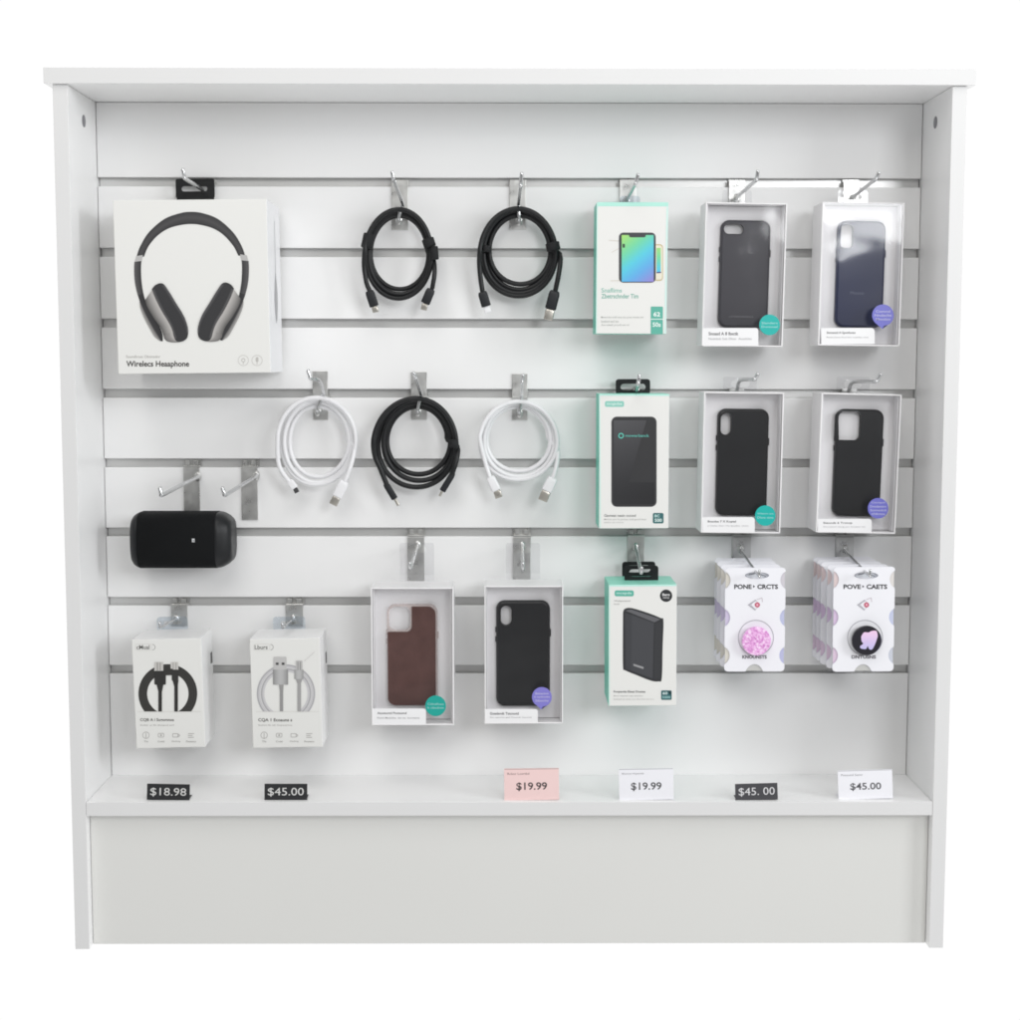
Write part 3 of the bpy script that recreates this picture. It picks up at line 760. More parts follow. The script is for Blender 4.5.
fr, root = cable_carton([(249.6, 638.4), (319.6, 639), (253, 747.4), (322.8, 747.6)], 'white carton with a printed coil of grey cable and silver plugs', Z, False, 'CQA 1 Ecoauns s', 'Snclom flo tdr Unpoutrnos', 'Lburs')
hang_tab(fr, root, (273.5, 305, 616.4, 634), (281, 299, 621, 624.6), 0.1055, 'cleartab')

# ------------------------------------------------------------------ window boxes with phone cases
def case_shell(name, label, fr, x0, x1, z0, z1, yf, m, cam, r, rim=None, group='phone cases in window boxes', panel=None):
    """phone case seen from its back: rounded slab with a camera opening. coordinates local to the box frame."""
    root = empty(name, fr.o + fr.ex*((x0+x1)/2) + Vector((0, yf, 0)) + fr.ez*z0, ry=fr.th)
    tag(root, label, 'phone case', group)
    w, h = x1-x0, z1-z0
    X0, X1, Z0, Z1 = -w/2, w/2, 0, h
    cx0, cx1, cz0, cz1, cr = cam
    cx = (x0+x1)/2
    C = rrect_pts(cx0-cx, cx1-cx, cz0-z0, cz1-z0, cr, 6)
    def ol(i): return rrect_pts(X0+i, X1-i, Z0+i, Z1-i, r-i*0.8, 8)
    b = MB()
    seq = [(0.0, 0.0066), (0.0, 0.0035), (0.0005, 0.0016), (0.0014, 0.0005), (0.0028, 0.0)]
    b.grid([[(x, y, z) for x, z in ol(i)] for i, y in seq])
    fill_holed(b, ol(0.0028), C, 0.0, WHITE)
    b.grid([[(x, 0.0, z) for x, z in C], [(x, 0.0032, z) for x, z in C]], smooth=False)
    fill_holed(b, ol(0.0006), C, 0.0066, WHITE)
    b.build('shell', M[m], root)
    # raised lip round the camera opening
    C2 = rrect_pts(cx0-cx-0.0011, cx1-cx+0.0011, cz0-z0-0.0011, cz1-z0+0.0011, cr+0.0009, 6)
    l = MB(); l.grid([[(x, 0.0002, z) for x, z in C2], [(x, -0.0005, z) for x, z in C2], [(x, -0.0006, z) for x, z in C], [(x, 0.003, z) for x, z in C]], smooth=False)
    l.build('camera_lip', M[rim or m], root)
    k = MB(); k.box(X1-0.0004, X1+0.0011, 0.003, 0.006, h*0.66, h*0.73, bev=0.0004); k.build('side_button', M[rim or m], root)
    k = MB(); k.box(X0-0.0009, X0+0.0004, 0.003, 0.006, h*0.70, h*0.75, bev=0.0004); k.box(X0-0.0009, X0+0.0004, 0.003, 0.006, h*0.61, h*0.66, bev=0.0004); k.build('volume_buttons', M[rim or m], root)
    if panel:
        p = MB()
        # the leather leaves out the whole camera corner
        cxr, czb = cx1-cx+0.0016, cz0-z0-0.0016
        full = rrect_pts(X0+0.0012, X1-0.0024, Z0+0.0014, Z1-0.0026, r-0.0015, 8)
        keep = [q for q in full if not (q[0] < cxr and q[1] > czb)]
        k0 = next(k for k in range(len(keep)) if keep[k-1][1] > czb and keep[k][1] < czb)
        keep = keep[k0:]+keep[:k0]
        nt_ = [(cxr, Z1-0.0026)] + [(cxr-0.0065+0.0065*math.cos(t*PI/12), czb+0.0065-0.0065*math.sin(t*PI/12)) for t in range(7)] + [(X0+0.0012, czb)]
        L_ = keep+nt_
        fill_holed(p, L_, None, -0.0009, WHITE)
        p.grid([[(x, 0.0002, z) for x, z in L_], [(x, -0.0009, z) for x, z in L_]], smooth=False)
        p.build('back_panel', M[panel], root)
    return root

TEALS = (36, 178, 170); PURP = (116, 116, 200)
def case_box(label, quad, Y, depth, Z, case, cam, m, clabel, stick, strip, t1, t2, rim=None, panel=None, pin=False, crad=8, emb=None, tab=None):
    fr = Front(quad, Y)
    root = fr.root('window_box'); tag(root, label, 'window box', 'phone case window boxes')
    w, h = fr.w, fr.h
    t = 0.0016; fb = 0.0022
    b = MB()
    # shell walls, back and the thin front border round the window
    b.box(-w/2, -w/2+t, 0.0, depth, 0, h, bev=0.0004); b.box(w/2-t, w/2, 0.0, depth, 0, h, bev=0.0004)
    b.box(-w/2+t+.0001, w/2-t-.0001, 0.0001, depth, 0, t, bev=0.0004); b.box(-w/2+t+.0001, w/2-t-.0001, 0.0001, depth, h-t, h, bev=0.0004)
    b.box(-w/2+t+.0001, w/2-t-.0001, depth-.0012, depth-.0002, t+.0001, h-t-.0001)
    b.build('box_shell', M['traywhite'], root)
    # inner tray that carries the case
    yt = 0.0235
    tr_ = MB(); tr_.box(-w/2+t+.0006, w/2-t-.0006, yt, yt+.0012, t+.0006, h-t-.0006, bev=0.0004)
    for sx in (-1, 1):
        xa = sx*(w/2-t-.0006); xb = sx*(w/2-t-.0016)
        tr_.box(min(xa, xb), max(xa, xb), 0.004, yt-.0002, t+.0008, h-t-.0008)
    tr_.build('inner_tray', M['traywhite'], root)
    # clear window
    f = MB()
    ph = [random.uniform(0, 6.28) for _ in range(4)]
    nx_, nz_ = 14, 20
    def fp(i, j):
        u, v = i/nx_, j/nz_
        y = .0012 - .0006*math.sin(PI*u)*math.sin(PI*v)**0.6 + .00026*math.sin(PI*u)*math.sin(PI*v)*(math.sin(5*u+3*v+ph[0])+math.sin(7*v-4*u+ph[1]))
        return (-w/2+t+(w-2*t)*u, y, t+(h-2*t)*v)
    f.grid([[fp(i, j) for i in range(nx_+1)] for j in range(nz_+1)], closed=False)
    f.build('window_film', M['film'], root)
    if tab: hang_tab(fr, root, tab[0], tab[1], Y+depth-.0011, 'film', rad=2)
    # printed strip at the bottom of the window
    a = Art(fr, Z, 0.0004)
    x0, y0, x1, y1 = strip
    r = 12
    pts = [(x0, y0), (x1-r, y0)] + [(x1-r+r*math.sin(k*PI/12), y0+r-r*math.cos(k*PI/12)) for k in range(1, 7)] + [(x1, y1), (x0, y1)]
    a.poly(pts, (240, 240, 241), 1)
    a.build('label_strip', root, 'gloss')
    a = Art(fr, Z, 0.0004)
    hh = y1-y0
    tx = x0+(x1-x0)*0.10
    a.text(t1, tx, y0+hh*0.22, tx+(x1-x0)*0.54, y0+hh*0.40, (92, 91, 94), 0.014, 2)
    a.text(t2, tx, y0+hh*0.53, tx+(x1-x0)*0.78, y0+hh*0.65, (160, 160, 162), 0.0, 2)
    a.build('lettering', root)
    sx, sy, sr, sc, lines = stick
    a = Art(fr, Z, 0.0002)
    if pin:
        a.poly([(sx+sr*math.cos(PI*0.76+k*2*PI*0.885/30), sy+sr*math.sin(PI*0.76+k*2*PI*0.885/30)) for k in range(31)][:30]+[(sx+sr*0.5, sy+sr*0.86), (sx-sr*0.05, sy+sr*1.26)], sc, 1)
    else: a.circle(sx, sy, sr, sc, 1)
    lc = tuple(min(255, c*0.45+135) for c in sc)
    n = len(lines)
    for i, tx_ in enumerate(lines):
        ww = sr*(0.66 if n > 2 and i in (0, n-1) else 0.78); yy = sy+(i-(n-1)/2)*sr*0.36
        a.text(tx_, sx-ww, yy-sr*0.11, sx+ww, yy+sr*0.11, lc, 0.012, 2)
    a.build('sticker', root, 'gloss')
    # the case inside
    dyc = yt-0.0069
    A = fr.loc(*Z(case[0], case[3]), dyc); B = fr.loc(*Z(case[1], case[2]), dyc)
    c0 = fr.loc(*Z(cam[0], cam[3]), dyc); c1 = fr.loc(*Z(cam[1], cam[2]), dyc)
    cr = cam[4]/4.2*m_per_px(Y)
    cs = case_shell('phone_case', clabel, fr, A[0], B[0], A[1], B[1], dyc, m, (c0[0], c1[0], c0[1], c1[1], cr), crad*m_per_px(Y), rim, panel=panel)
    if emb:
        ea = MB()
        vs, fs = text_mesh(emb[0], 0.0)
        ax = min(v[0] for v in vs); bx = max(v[0] for v in vs); ay = min(v[1] for v in vs); by = max(v[1] for v in vs)
        W, H_ = B[0]-A[0], B[1]-A[1]
        P = [((-.5+emb[1]+(emb[2]-emb[1])*(v[0]-ax)/(bx-ax))*W, -.0002, (emb[3]+emb[4]*(v[1]-ay)/(by-ay))*H_) for v in vs]
        for q in fs: ea.face([P[i] for i in q], emb[5])
        ea.build('lettering', M['card'], cs)
    return fr, root

case_box('window box holding the charcoal phone case, teal round sticker, top row', [(705.4, 202.4), (788, 203), (702.4, 346.4), (782, 346)], 0.045, 0.05, Zm(570, 160, 4.435),
         (656, 893, 268, 742), (682, 772, 285, 327, 22), 'case_grey', 'charcoal phone case with a sideways pill camera opening', (885, 731, 46, TEALS, ['Slanders', 'Dontosal']),
         (590, 745, 835, 826), 'Snoasd A 8 Ibsctk', 'Nodnbds 5ob Dlosr  Acoclclto', crad=9, emb=('LSTBANASDLS', 0.22, 0.70, 0.095, 0.016, (118, 117, 122)), tab=((722, 752, 190.5, 207), (729, 746, 194.6, 199.4)))
case_box('window box holding the navy phone case, purple sticker, at top right', [(822.8, 202.6), (904.6, 202), (817.8, 346.6), (899.8, 345)], 0.045, 0.055, Zm(780, 60, 3.4),
         (186, 363, 547, 909), (205, 250, 561, 638, 16), 'case_navy', 'navy phone case with a tall rounded camera opening', (350, 868, 37, PURP, ['Comnsl', 'Nndsclts', 'Mnctlsn']),
         (140, 911, 322, 966), 'Stnrantd A Spvnfunto', 'Rbdnclstot flod 6tn scphlto rtns', pin=True, crad=9, emb=('Mosno', 0.30, 0.58, 0.31, 0.03, (92, 96, 118)), tab=((838, 868, 190.5, 207), (845, 862, 194.6, 199.4)))
case_box('window box holding a black phone case, teal round sticker, middle row', [(704.4, 392.6), (784, 392), (700.8, 532.8), (780.4, 533.4)], 0.045, 0.05, Zm(680, 360, 4.08),
         (144, 366, 200, 636), (165, 210, 219, 305, 22), 'case', 'black phone case with a narrow upright camera slot, middle row', (348, 635, 42, TEALS, ['Wlstgrs ars', 'Dlcns ctno']),
         (92, 641, 305, 702), 'Bnaolse 7 X Koptal', 'p Ctlolus /Stan t Ho dpsctlms  astons', crad=9, tab=((723, 757, 377, 397), (731, 750, 380.6, 387)))
case_box('window box holding a black phone case, purple round sticker, middle row at right', [(822, 393.8), (901.6, 393.8), (815.6, 532.8), (895.6, 533.4)], 0.045, 0.055, Zm(680, 360, 4.08),
         (620, 836, 203, 638), (632, 738, 213, 326, 22), 'case', 'black phone case with a large square camera opening', (808, 605, 42, PURP, ['Ctcmpol', 'Dvodsnttrs', 'Snmvsdctl', 'cNlctos']),
         (562, 648, 782, 704), 'Steonds 6 Trongp', 'Snncstosd ctorg pto Incsatst tns', crad=9, tab=((836, 870, 377, 397), (844, 862, 380.6, 388)))
case_box('window box holding the brown phone case, teal round sticker', [(370.8, 587.8), (453.4, 587.6), (371.8, 725.6), (454, 724.8)], 0.04, 0.056, Zm(350, 520, 4.435),
         (165, 388, 374, 826), (170, 268, 382, 490, 30), 'bumper', 'brown phone case with a clear rim and square camera opening', (380, 824, 46, (32, 164, 152), ['Ctlnsfoso', 'h nbsdnm']),
         (97, 836, 337, 906), 'Atontoggd Pnctsomd', 'Rlolch Modcldns  tltn ms  Incrntstms', rim='bumper', panel='case_brown', crad=9, tab=((400, 434, 543, 588), (408, 426, 545.5, 553)))
case_box('window box holding a black phone case, purple sticker with a point, lower row', [(484.6, 586), (563, 585.8), (484.6, 724), (563, 723.4)], 0.04, 0.056, Zm(350, 520, 4.435),
         (648, 888, 358, 828), (669, 716, 380, 468, 23), 'case', 'black phone case with a narrow upright camera slot, lower row', (851, 785, 44, (132, 126, 206), ['Bntnactvm', '6 xpdmnbs', 'Sdtocrlns']),
         (597, 838, 833, 902), 'Goadsndt Tstcnotd', 'Sto npnrtts gtd Onsndc Inscrstl', pin=True, crad=9, tab=((506, 540, 543, 587), (514, 531, 546, 553.5)))

# ------------------------------------------------------------------ speaker
Z = Zm(90, 450, 5.1)
YS = 0.052; DEP = 0.066
def spx(u): return at(*Z(u, 462), YS+DEP*0.3).x
def spz(v): return at(*Z(470, v), YS+DEP*0.3).z
zc = (spz(318)+spz(605))/2; hz = (spz(318)-spz(605))/2
X0, X1 = spx(209), spx(727)
root = empty('bluetooth_speaker', ((X0+X1)/2, YS+DEP/2, zc-hz))
tag(root, 'black rounded portable speaker hanging in front of a long hook plate', 'speaker')
o = root.location
def section(x, sc, scy=None, n=44, e=3.2):
    scy = scy or sc
    out = []
    for k in range(n):
        a_ = 2*PI*k/n
        c, s = math.cos(a_), math.sin(a_)
        yy = math.copysign(abs(c)**(2/e), c)*DEP/2*scy; zz = math.copysign(abs(s)**(2/e), s)*hz*sc
        out.append((x-o.x, yy, zz+hz))
    return out
L = X1-X0
b = MB()
st = [(0.085, 0.985, 0.985), (0.09, 1.0, 1.0), (0.5, 1.0, 1.0), (0.845, 1.0, 1.0), (0.85, 0.985, 0.985)]
b.grid([section(X0+L*t, s, sy) for t, s, sy in st])
b.build('grille', M['grille'], root)
for side in (0, 1):
    c = MB()
    if side == 0: st = [(0.0, 0.50, 0.5), (0.002, 0.64, 0.62), (0.012, 0.78, 0.76), (0.032, 0.89, 0.88), (0.06, 0.96, 0.96), (0.084, 0.992, 0.992), (0.088, 0.98, 0.98)]
    else: st = [(0.847, 0.98, 0.98), (0.852, 0.992, 0.992), (0.875, 0.98, 0.975), (0.91, 0.94, 0.92), (0.95, 0.86, 0.83), (0.985, 0.75, 0.72), (0.997, 0.67, 0.64), (1.0, 0.56, 0.54)]
    c.grid([section(X0+L*t, s, sy) for t, s, sy in st], cap0=(side == 0), cap1=(side == 1))
    c.build('end_cap', M['endcap'], root)
lg = MB()
p = at(*Z(527, 461), YS)
lg.box(p.x-o.x-.0016, p.x-o.x+.0016, -DEP/2-.0004, -DEP/2+.0006, p.z-o.z-.0021, p.z-o.z+.0021, (206, 208, 210))
lg.face([(p.x-o.x-.0004, -DEP/2-.0006, p.z-o.z-.001), (p.x-o.x+.0009, -DEP/2-.0006, p.z-o.z-.001), (p.x-o.x+.0009, -DEP/2-.0006, p.z-o.z+.0004), (p.x-o.x-.0004, -DEP/2-.0006, p.z-o.z+.0004)], (70, 72, 74))
lg.build('badge', M['card'], root)

# ------------------------------------------------------------------ grip cards
def card_outline(w, h):
    # rounded card with shallow scallops down both sides and one at the bottom
    pts = []
    r = 0.004
    def arc(cx, cz, rr, a0, a1, n=8):
        return [(cx+rr*math.cos(a0+(a1-a0)*k/n), cz+rr*math.sin(a0+(a1-a0)*k/n)) for k in range(n+1)]
    pts += arc(-w/2+r, r, r, PI, 1.5*PI) + arc(w/2-r, r, r, 1.5*PI, 2*PI)
    pts += arc(w/2-r, h-r, r, 0, PI/2) + arc(-w/2+r, h-r, r, PI/2, PI)
    return pts

def grip_card(quad, Y, Z, label, ox, title, sub, tint, kind, group):
    fr = Front(quad, Y)
    root = fr.root('grip_card'); tag(root, label, 'grip card', group)
    th = 0.0011
    w, h = fr.w, fr.h
    R = 0.0122; dip = 0.0064
    # outline: scalloped bites (circle of radius R whose centre lies outside the edge)
    def bite(cx, cz, axis, sgn):
        half = math.sqrt(R*R-(R-dip)**2)
        out = []
        for k in range(9):
            t = -half+2*half*k/8
            d = math.sqrt(max(0, R*R-t*t))-(R-dip)
            out.append((t, d))
        return out
    zs = [h*0.155, h*0.52, h*0.88]
    pts = []
    r = 0.0045
    def corner(cx, cz, a0):
        return [(cx+r*math.cos(a0+PI/2*k/6), cz+r*math.sin(a0+PI/2*k/6)) for k in range(7)]
    pts += corner(-w/2+r, r, PI)
    pts += [(t, d*1.4) for t, d in bite(0, 0, 'z', 1)]
    pts += corner(w/2-r, r, 1.5*PI)
    for zc_ in zs:
        pts += [(w/2-d, zc_+t) for t, d in bite(0, 0, 'x', -1)]
    pts += corner(w/2-r, h-r, 0) + corner(-w/2+r, h-r, PI/2)
    for zc_ in zs[::-1]:
        pts += [(-w/2+d, zc_-t) for t, d in bite(0, 0, 'x', 1)]
    # hang slot
    sx0, sz0 = fr.loc(*Z(ox+240, 203)); sx1, sz1 = fr.loc(*Z(ox+330, 183))
    hole = rrect_pts(sx0, sx1, sz0, sz1, (sz1-sz0)*0.48, 5)
    b = MB()
    fill_holed(b, pts, hole, 0, (238, 238, 243)); fill_holed(b, pts, hole, th, (214, 218, 230))
    for lp in (pts, hole):
        b.grid([[(x, 0, z) for x, z in lp], [(x, th, z) for x, z in lp]], color=(206, 208, 226), smooth=False)
    # print
    a = Art(fr, Z)
    # tinted backing sheet that shows in the bites
    bk = MB(); yb = th+.0004; ins = .0007
    bk.box(-w/2+ins, w/2-ins, yb, yb+.0005, ins, h-.004, (216, 219, 224))
    for zf, cl, crr in ((0.155, tint[0], tint[1]), (0.52, tint[2], tint[3]), (0.88, tint[4], tint[5])):
        for sx_, cc_ in ((-1, cl), (1, crr)):
            xa, xb = sx_*(w/2-ins-.0001), sx_*(w/2-ins-.009)
            bk.box(min(xa, xb), max(xa, xb), yb-.0002, yb-.00002, max(ins+.0001, h*zf-.0125), min(h-.0045, h*zf+.0125), cc_)
    bk.box(-.016, .016, yb-.00021, yb-.00002, ins+.0001, .0105, (196, 196, 193))
    bk.build('backing_sheet', M['card'], root)
    g_ = (150, 152, 162)
    a.ring(ox+285, 193, 51, 5, g_, 1, ry=14)
    a.line([(ox+250, 190), (ox+276, 184)], 4, (112, 114, 124), 2); a.line([(ox+290, 186), (ox+322, 196)], 4, (112, 114, 124), 2)
    a.ring(ox+278, 318, 0.1+21, 2.2, (176, 174, 182), 1, n=4)
    a.poly([(ox+245, 318), (ox+278, 296), (ox+282, 300), (ox+254, 318), (ox+280, 338), (ox+276, 342)], (178, 176, 184), 2)
    a.circle(ox+286, 318, 11, (196, 92, 116), 3, n=14); a.circle(ox+286, 318, 5, (232, 176, 190), 4, n=10)
    a.line([(ox+284, 296), (ox+306, 288), (ox+308, 306)], 2.4, (196, 186, 192), 2)
    a.ring(ox+280, 458, 76, 3, (166, 166, 172), 1)
    for f_, c_ in zip(a.mb.f, a.mb.c):
        b.face([a.mb.v[i] for i in f_], c_)
    b.build('card', M['card'], root)
    a = Art(fr, Z)
    a.text(title[0], ox+188, 231, ox+262, 251, (44, 43, 48), 0.028); a.text(title[1], ox+286, 231, ox+374, 251, (44, 43, 48), 0.028)
    a.poly([(ox+268, 234), (ox+277, 240), (ox+268, 246)], (70, 69, 74), 1)
    a.text(sub, ox+222, 532, ox+326, 547, (92, 88, 96), 0.03)
    a.build('lettering', root)
    # popped-out round grip
    gx, gy, gr = (ox+278, 468, 62) if kind == 'pink' else (ox+281, 465, 64)
    cxl, czl = fr.loc(*Z(gx, gy)); rad = gr/4.25*m_per_px(Y)
    d = MB()
    prof = [(rad*0.62, 0.0), (rad*0.62, -0.004), (rad, -0.0046), (rad*1.0, -0.0078), (rad*0.96, -0.0086)]
    d.grid([[(cxl+q*math.cos(2*PI*k/40), y, czl+q*math.sin(2*PI*k/40)) for k in range(40)] for q, y in prof], cap1=True, color=(240, 214, 238) if kind == 'pink' else (36, 34, 42))
    gobj = d.build('round_grip', M['glitter'] if kind == 'pink' else M['gloss'], root)
    if kind == 'pink':
        e = MB(); rnd = random.Random(3)
        for q in range(90):
            al, rr_ = rnd.random()*2*PI, rad*0.92*math.sqrt(rnd.random())
            x, zz = cxl+rr_*math.cos(al), czl+rr_*math.sin(al); s = .0005+.0008*rnd.random(); t = rnd.random()*PI
            nrm = [(x+s*math.cos(t+j*2*PI/3), -.0087-.0006*rnd.random(), zz+s*math.sin(t+j*2*PI/3)) for j in range(3)]
            e.face(nrm, rnd.choice([(248, 216, 244), (224, 148, 214), (240, 184, 234), (212, 130, 204)]))
        tag(e.build('glitter_flakes', M['gloss'], gobj), kind='stuff')
    else:
        a = Art(fr, Z); 
        hp = [(720, 448), (732, 430), (752, 430), (764, 424), (784, 424), (790, 444), (784, 466), (776, 486), (766, 502), (754, 500), (748, 488), (740, 500), (720, 498), (716, 488), (728, 478), (722, 466)]
        c3 = Vector((sum(p[0] for p in hp)/len(hp), sum(p[1] for p in hp)/len(hp), 0))
        q = catmull([Vector((x, y, 0)) for x, y in hp+[hp[0]]], 5)[:-1]
        def colr(v):
            t = min(1, max(0, (v.y-424)/78)); A_, B_ = (244, 206, 236), (196, 192, 236)
            return tuple(A_[i]+(B_[i]-A_[i])*t for i in range(3))
        def lp(v):
            x, y_, zz = a.p(v.x, v.y); return (x, -.0089, zz)
        cen = Vector((756, 458, 0))
        for k in range(len(q)):
            j = (k+1) % len(q)
            a.mb.face([lp(cen), lp(q[k]), lp(q[j])], [colr(cen), colr(q[k]), colr(q[j])])
        a.ring(745, 465, 60, 1.6, (92, 92, 120), 75, 30, -0.5, 0.9)
        a.build('emblem', gobj, 'gloss')
    return fr, root

def dup(root, loc, label):
    r = root.copy(); COL.objects.link(r); r.location = loc; r['label'] = label
    for ch in list(root.children):
        c = ch.copy(); COL.objects.link(c); c.parent = r
        for g2 in list(ch.children):
            d = g2.copy(); COL.objects.link(d); d.parent = c
    return r

Z = Zm(690, 530, 4.25)
LIL, BEI, GRB = (196, 200, 228), (214, 210, 200), (206, 212, 224)
YG = 0.020
fr, root = grip_card([(725.4, 567.4), (785.8, 568), (724.2, 671.4), (784.4, 671.6)], YG, Z, 'frontmost white card with a pink glittery round grip', 0, ('PONE', 'CRCTS'), 'KNOUNSTS',
                     (BEI, (186, 188, 220), (206, 196, 222), (190, 194, 222), BEI, (206, 202, 208)), 'pink', 'cards with pink grips')
for i, (dx, dy, dz, nm) in enumerate(((-.0012, .030, 0, 'second'), (-.0022, .056, .0008, 'third'), (-.0018, .080, .0012, 'rearmost'))):
    dup(root, fr.o+Vector((dx, dy, dz)), nm+' white card from the front in the stack with pink glittery grips' if nm != 'rearmost' else 'rearmost white card in the stack with pink glittery grips')
fr, root = grip_card([(833.4, 566.8), (895.4, 567), (832.6, 671.4), (893.2, 671.6)], YG, Z, 'frontmost white card with a black round grip and pale emblem', 464, ('POVE', 'CAETS'), 'DNTUSNS',
                     ((218, 196, 216), (200, 204, 214), (212, 190, 218), (196, 202, 226), (222, 204, 204), (220, 216, 212)), 'black', 'cards with black grips')
for i, (dx, dy, dz, nm) in enumerate(((-.003, .022, 0, 'second'), (-.006, .044, .0006, 'third'), (-.007, .064, .001, 'fourth'), (-.008, .082, .0015, 'rearmost'))):
    dup(root, fr.o+Vector((dx, dy, dz)), nm+' white card from the front in the stack with black grips' if nm != 'rearmost' else 'rearmost white card in the stack with black grips')

# ------------------------------------------------------------------ price tags
def tag_card(name, label, quad, Y, col, txt, small=None, tcol=(60, 60, 62), tb=(0.16, 0.30, 0.86, 0.74), bold=0.014, lean=0.12, group=None):
    fr = Front(quad, Y)
    root = empty(name, Vector((fr.o.x, fr.o.y, ZS)), ry=fr.th); tag(root, label, 'price tag', group)
    root.rotation_euler = (-lean, fr.th, 0)
    w, h = fr.w, fr.h
    b = MB(); b.box(-w/2, w/2, 0, .0009, 0.0003, h, col, bev=.0002)
    b.build('card', M['card'], root)
    f = MB(); 
    # folded foot so that it stands by itself
    f.box(-w/2+.001, w/2-.001, .001, .022, 0.0002, .0010, tuple(max(0, c-6) for c in col)); 
    fo = f.build('foot', M['card'], root); fo.rotation_euler = (lean, 0, 0)
    l = MB()
    def put(body, x0, z0, x1, z1, c, bd):
        vs, fs = text_mesh(body, bd)
        ax = min(v[0] for v in vs); bx = max(v[0] for v in vs); ay = min(v[1] for v in vs); by = max(v[1] for v in vs)
        P = [(-w/2+w*(x0+(x1-x0)*(v[0]-ax)/(bx-ax)), -LAYER*1.5, h*(z0+(z1-z0)*(v[1]-ay)/(by-ay))) for v in vs]
        for q in fs: l.face([P[i] for i in q], c)
    put(txt, tb[0], tb[1], tb[2], tb[3], tcol, bold)
    if small:
        put(small, 0.06, 0.80, 0.46, 0.87, tuple(int(c*0.62) for c in col), 0.0)
        l.face([(-w/2+.0004, -LAYER, h*.965), (w/2-.0004, -LAYER, h*.965), (w/2-.0004, -LAYER, h*.99), (-w/2+.0004, -LAYER, h*.99)], tuple(int(c*0.8) for c in col))
    l.build('lettering', M['card'], root)
    return root
BK = (38, 39, 41)
G1, G2 = 'black price tags', 'paper price cards'
tag_card('price_tag', 'black price tag reading 18.98 under the black cable carton', [(146.8, 784.2), (189.4, 784.2), (146.6, 800.2), (189.6, 800)], .010, BK, '$18.98', tcol=(214, 214, 212), tb=(.08, .22, .92, .76), bold=0.0, group=G1)
tag_card('price_tag', 'black price tag reading 45.00 under the grey cable carton', [(264.2, 784.2), (307, 784.2), (264.4, 800.2), (307.2, 800.2)], .010, BK, '$45.00', tcol=(216, 216, 214), tb=(.08, .22, .92, .76), bold=0.0, group=G1)
tag_card('price_card', 'pink paper price card reading 19.99', [(504, 769.4), (559, 769.4), (504.4, 800.6), (559.2, 800.6)], .009, (238, 208, 206), '$19.99', 'Rcbnr Losrtbd', tb=(.22, .29, .78, .56), tcol=(66, 58, 58), group=G2)
tag_card('price_card', 'white paper price card reading 19.99', [(618.8, 769.4), (673.8, 769.4), (619.4, 800.4), (673.6, 800.4)], .009, (236, 236, 241), '$19.99', 'Bhoncst Hopsonds', tb=(.22, .29, .78, .56), tcol=(76, 76, 78), group=G2)
tag_card('price_tag', 'dark grey price tag reading 45.00 between the two white cards', [(735.4, 784.6), (777.6, 784.6), (735.4, 801), (778, 801)], .008, (66, 66, 70), '$45. 00', tcol=(216, 216, 218), tb=(.08, .24, .93, .76), bold=0.0, group=G1)
tag_card('price_card', 'white paper price card reading 45.00 at the right end of the shelf', [(838.4, 769.6), (893, 769.4), (838.6, 798.4), (893, 798.2)], .012, (238, 238, 243), '$45.00', 'Pnosund Sannr', tb=(.22, .29, .79, .56), tcol=(86, 86, 90), group=G2)

# ------------------------------------------------------------------ light
w = bpy.data.worlds.new('World'); S.world = w; w.use_nodes = True
nt = w.node_tree
bg = nt.nodes['Background']
tc = nt.nodes.new('ShaderNodeTexCoord'); sp = nt.nodes.new('ShaderNodeSeparateXYZ')
nt.links.new(tc.outputs['Generated'], sp.inputs[0])
mr = nt.nodes.new('ShaderNodeMapRange'); mr.inputs[1].default_value = -0.80; mr.inputs[2].default_value = 0.20
nt.links.new(sp.outputs['Y'], mr.inputs[0])
mz = nt.nodes.new('ShaderNodeMapRange'); mz.inputs[1].default_value = -0.15; mz.inputs[2].default_value = -0.75   # glow from below, added to lift the undersides
nt.links.new(sp.outputs['Z'], mz.inputs[0])
mm = nt.nodes.new('ShaderNodeMath'); mm.operation = 'MAXIMUM'
nt.links.new(mr.outputs[0], mm.inputs[0]); nt.links.new(mz.outputs[0], mm.inputs[1])
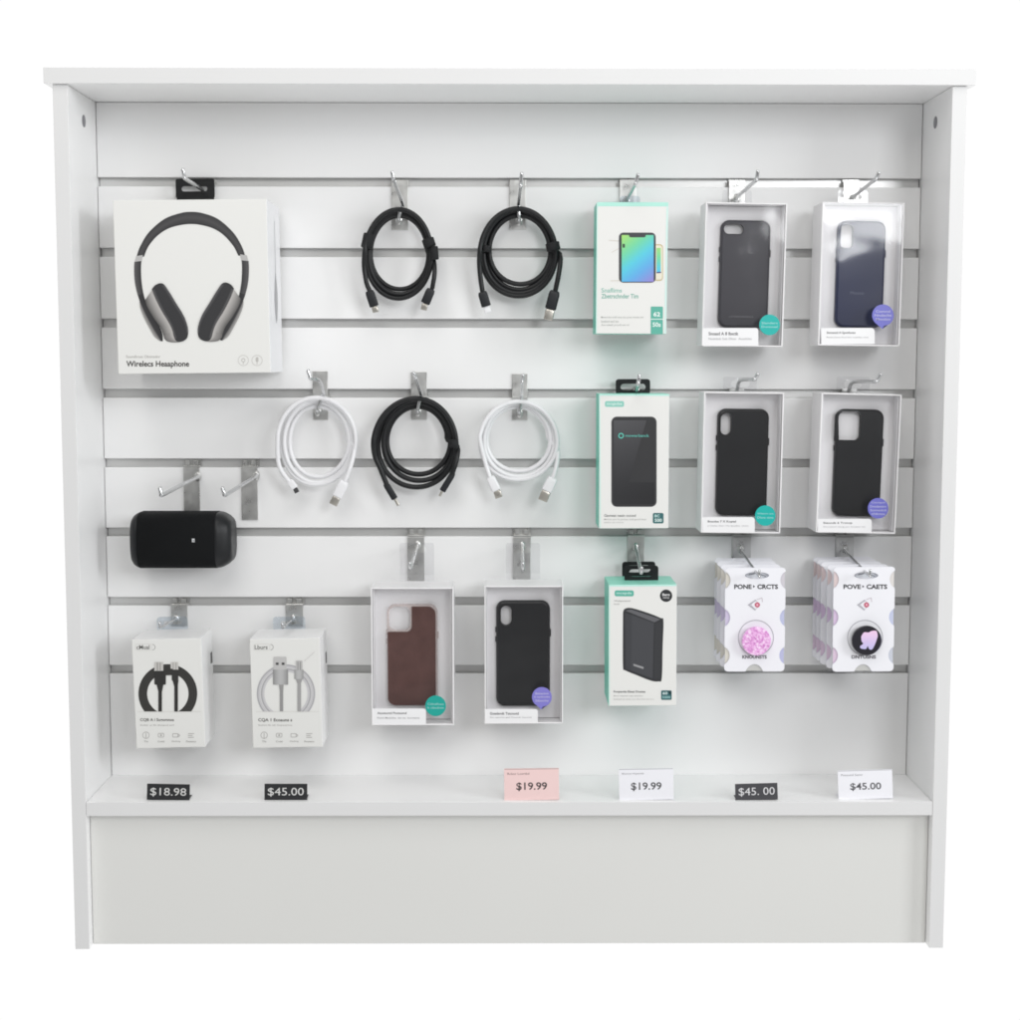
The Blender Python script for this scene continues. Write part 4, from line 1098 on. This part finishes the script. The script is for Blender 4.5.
mx = nt.nodes.new('ShaderNodeMix'); mx.data_type = 'RGBA'
mx.inputs[6].default_value = (0.22, 0.22, 0.22, 1)      # the dim shop in front of the cabinet
mx.inputs[7].default_value = (1.02, 1.02, 1.02, 1)      # the white studio background behind it
nt.links.new(mm.outputs[0], mx.inputs[0]); nt.links.new(mx.outputs[2], bg.inputs['Color'])
bg.inputs['Strength'].default_value = 1.0

def area(name, loc, target, sx, sy, power, color):
    l = bpy.data.lights.new(name, 'AREA'); l.shape = 'RECTANGLE'; l.size = sx; l.size_y = sy; l.energy = power; l.color = color
    o = bpy.data.objects.new(name, l); COL.objects.link(o)
    o.location = loc
    o.rotation_euler = (Vector(target)-Vector(loc)).to_track_quat('-Z', 'Y').to_euler()
    return o
area('window_light', (1.64, -3.9, 1.76), (0.2, 0, 0.7), 1.15, 1.15, 42, (0.97, 0.985, 1.0))
area('side_fill_light', (3.6, -2.15, 1.6), (0.0, 0, 0.65), 1.2, 1.2, 58, (0.97, 0.985, 1.0))  # added fill from the right, brightens the left inner panel
area('front_fill_light', (-0.7, -3.9, 2.7), (0.0, 0, 0.5), 2.2, 1.1, 23, (1.0, 0.975, 0.93))  # added frontal fill, opens up the cabinet interior
area('ceiling_light', (-0.15, -1.45, 2.55), (0.0, 0.0, 0.6), 1.8, 1.2, 16, (1.0, 0.99, 0.97))

# ------------------------------------------------------------------ camera and render
cd = bpy.data.cameras.new('Camera'); cam = bpy.data.objects.new('Camera', cd); COL.objects.link(cam)
cd.sensor_width = 36; cd.sensor_fit = 'HORIZONTAL'; cd.lens = F/1020*36
cd.clip_start = 0.05; cd.clip_end = 100
mw = Matrix((rt, up, -fw)).transposed().to_4x4(); mw.translation = EYE
cam.matrix_world = mw
S.camera = cam
S.view_settings.view_transform = 'Standard'; S.view_settings.look = 'None'
S.view_settings.exposure = 0; S.view_settings.gamma = 1
S.view_settings.use_curve_mapping = False
S.cycles.use_denoising = True
S.cycles.filter_width = 1.8
S.cycles.max_bounces = 10; S.cycles.transparent_max_bounces = 12
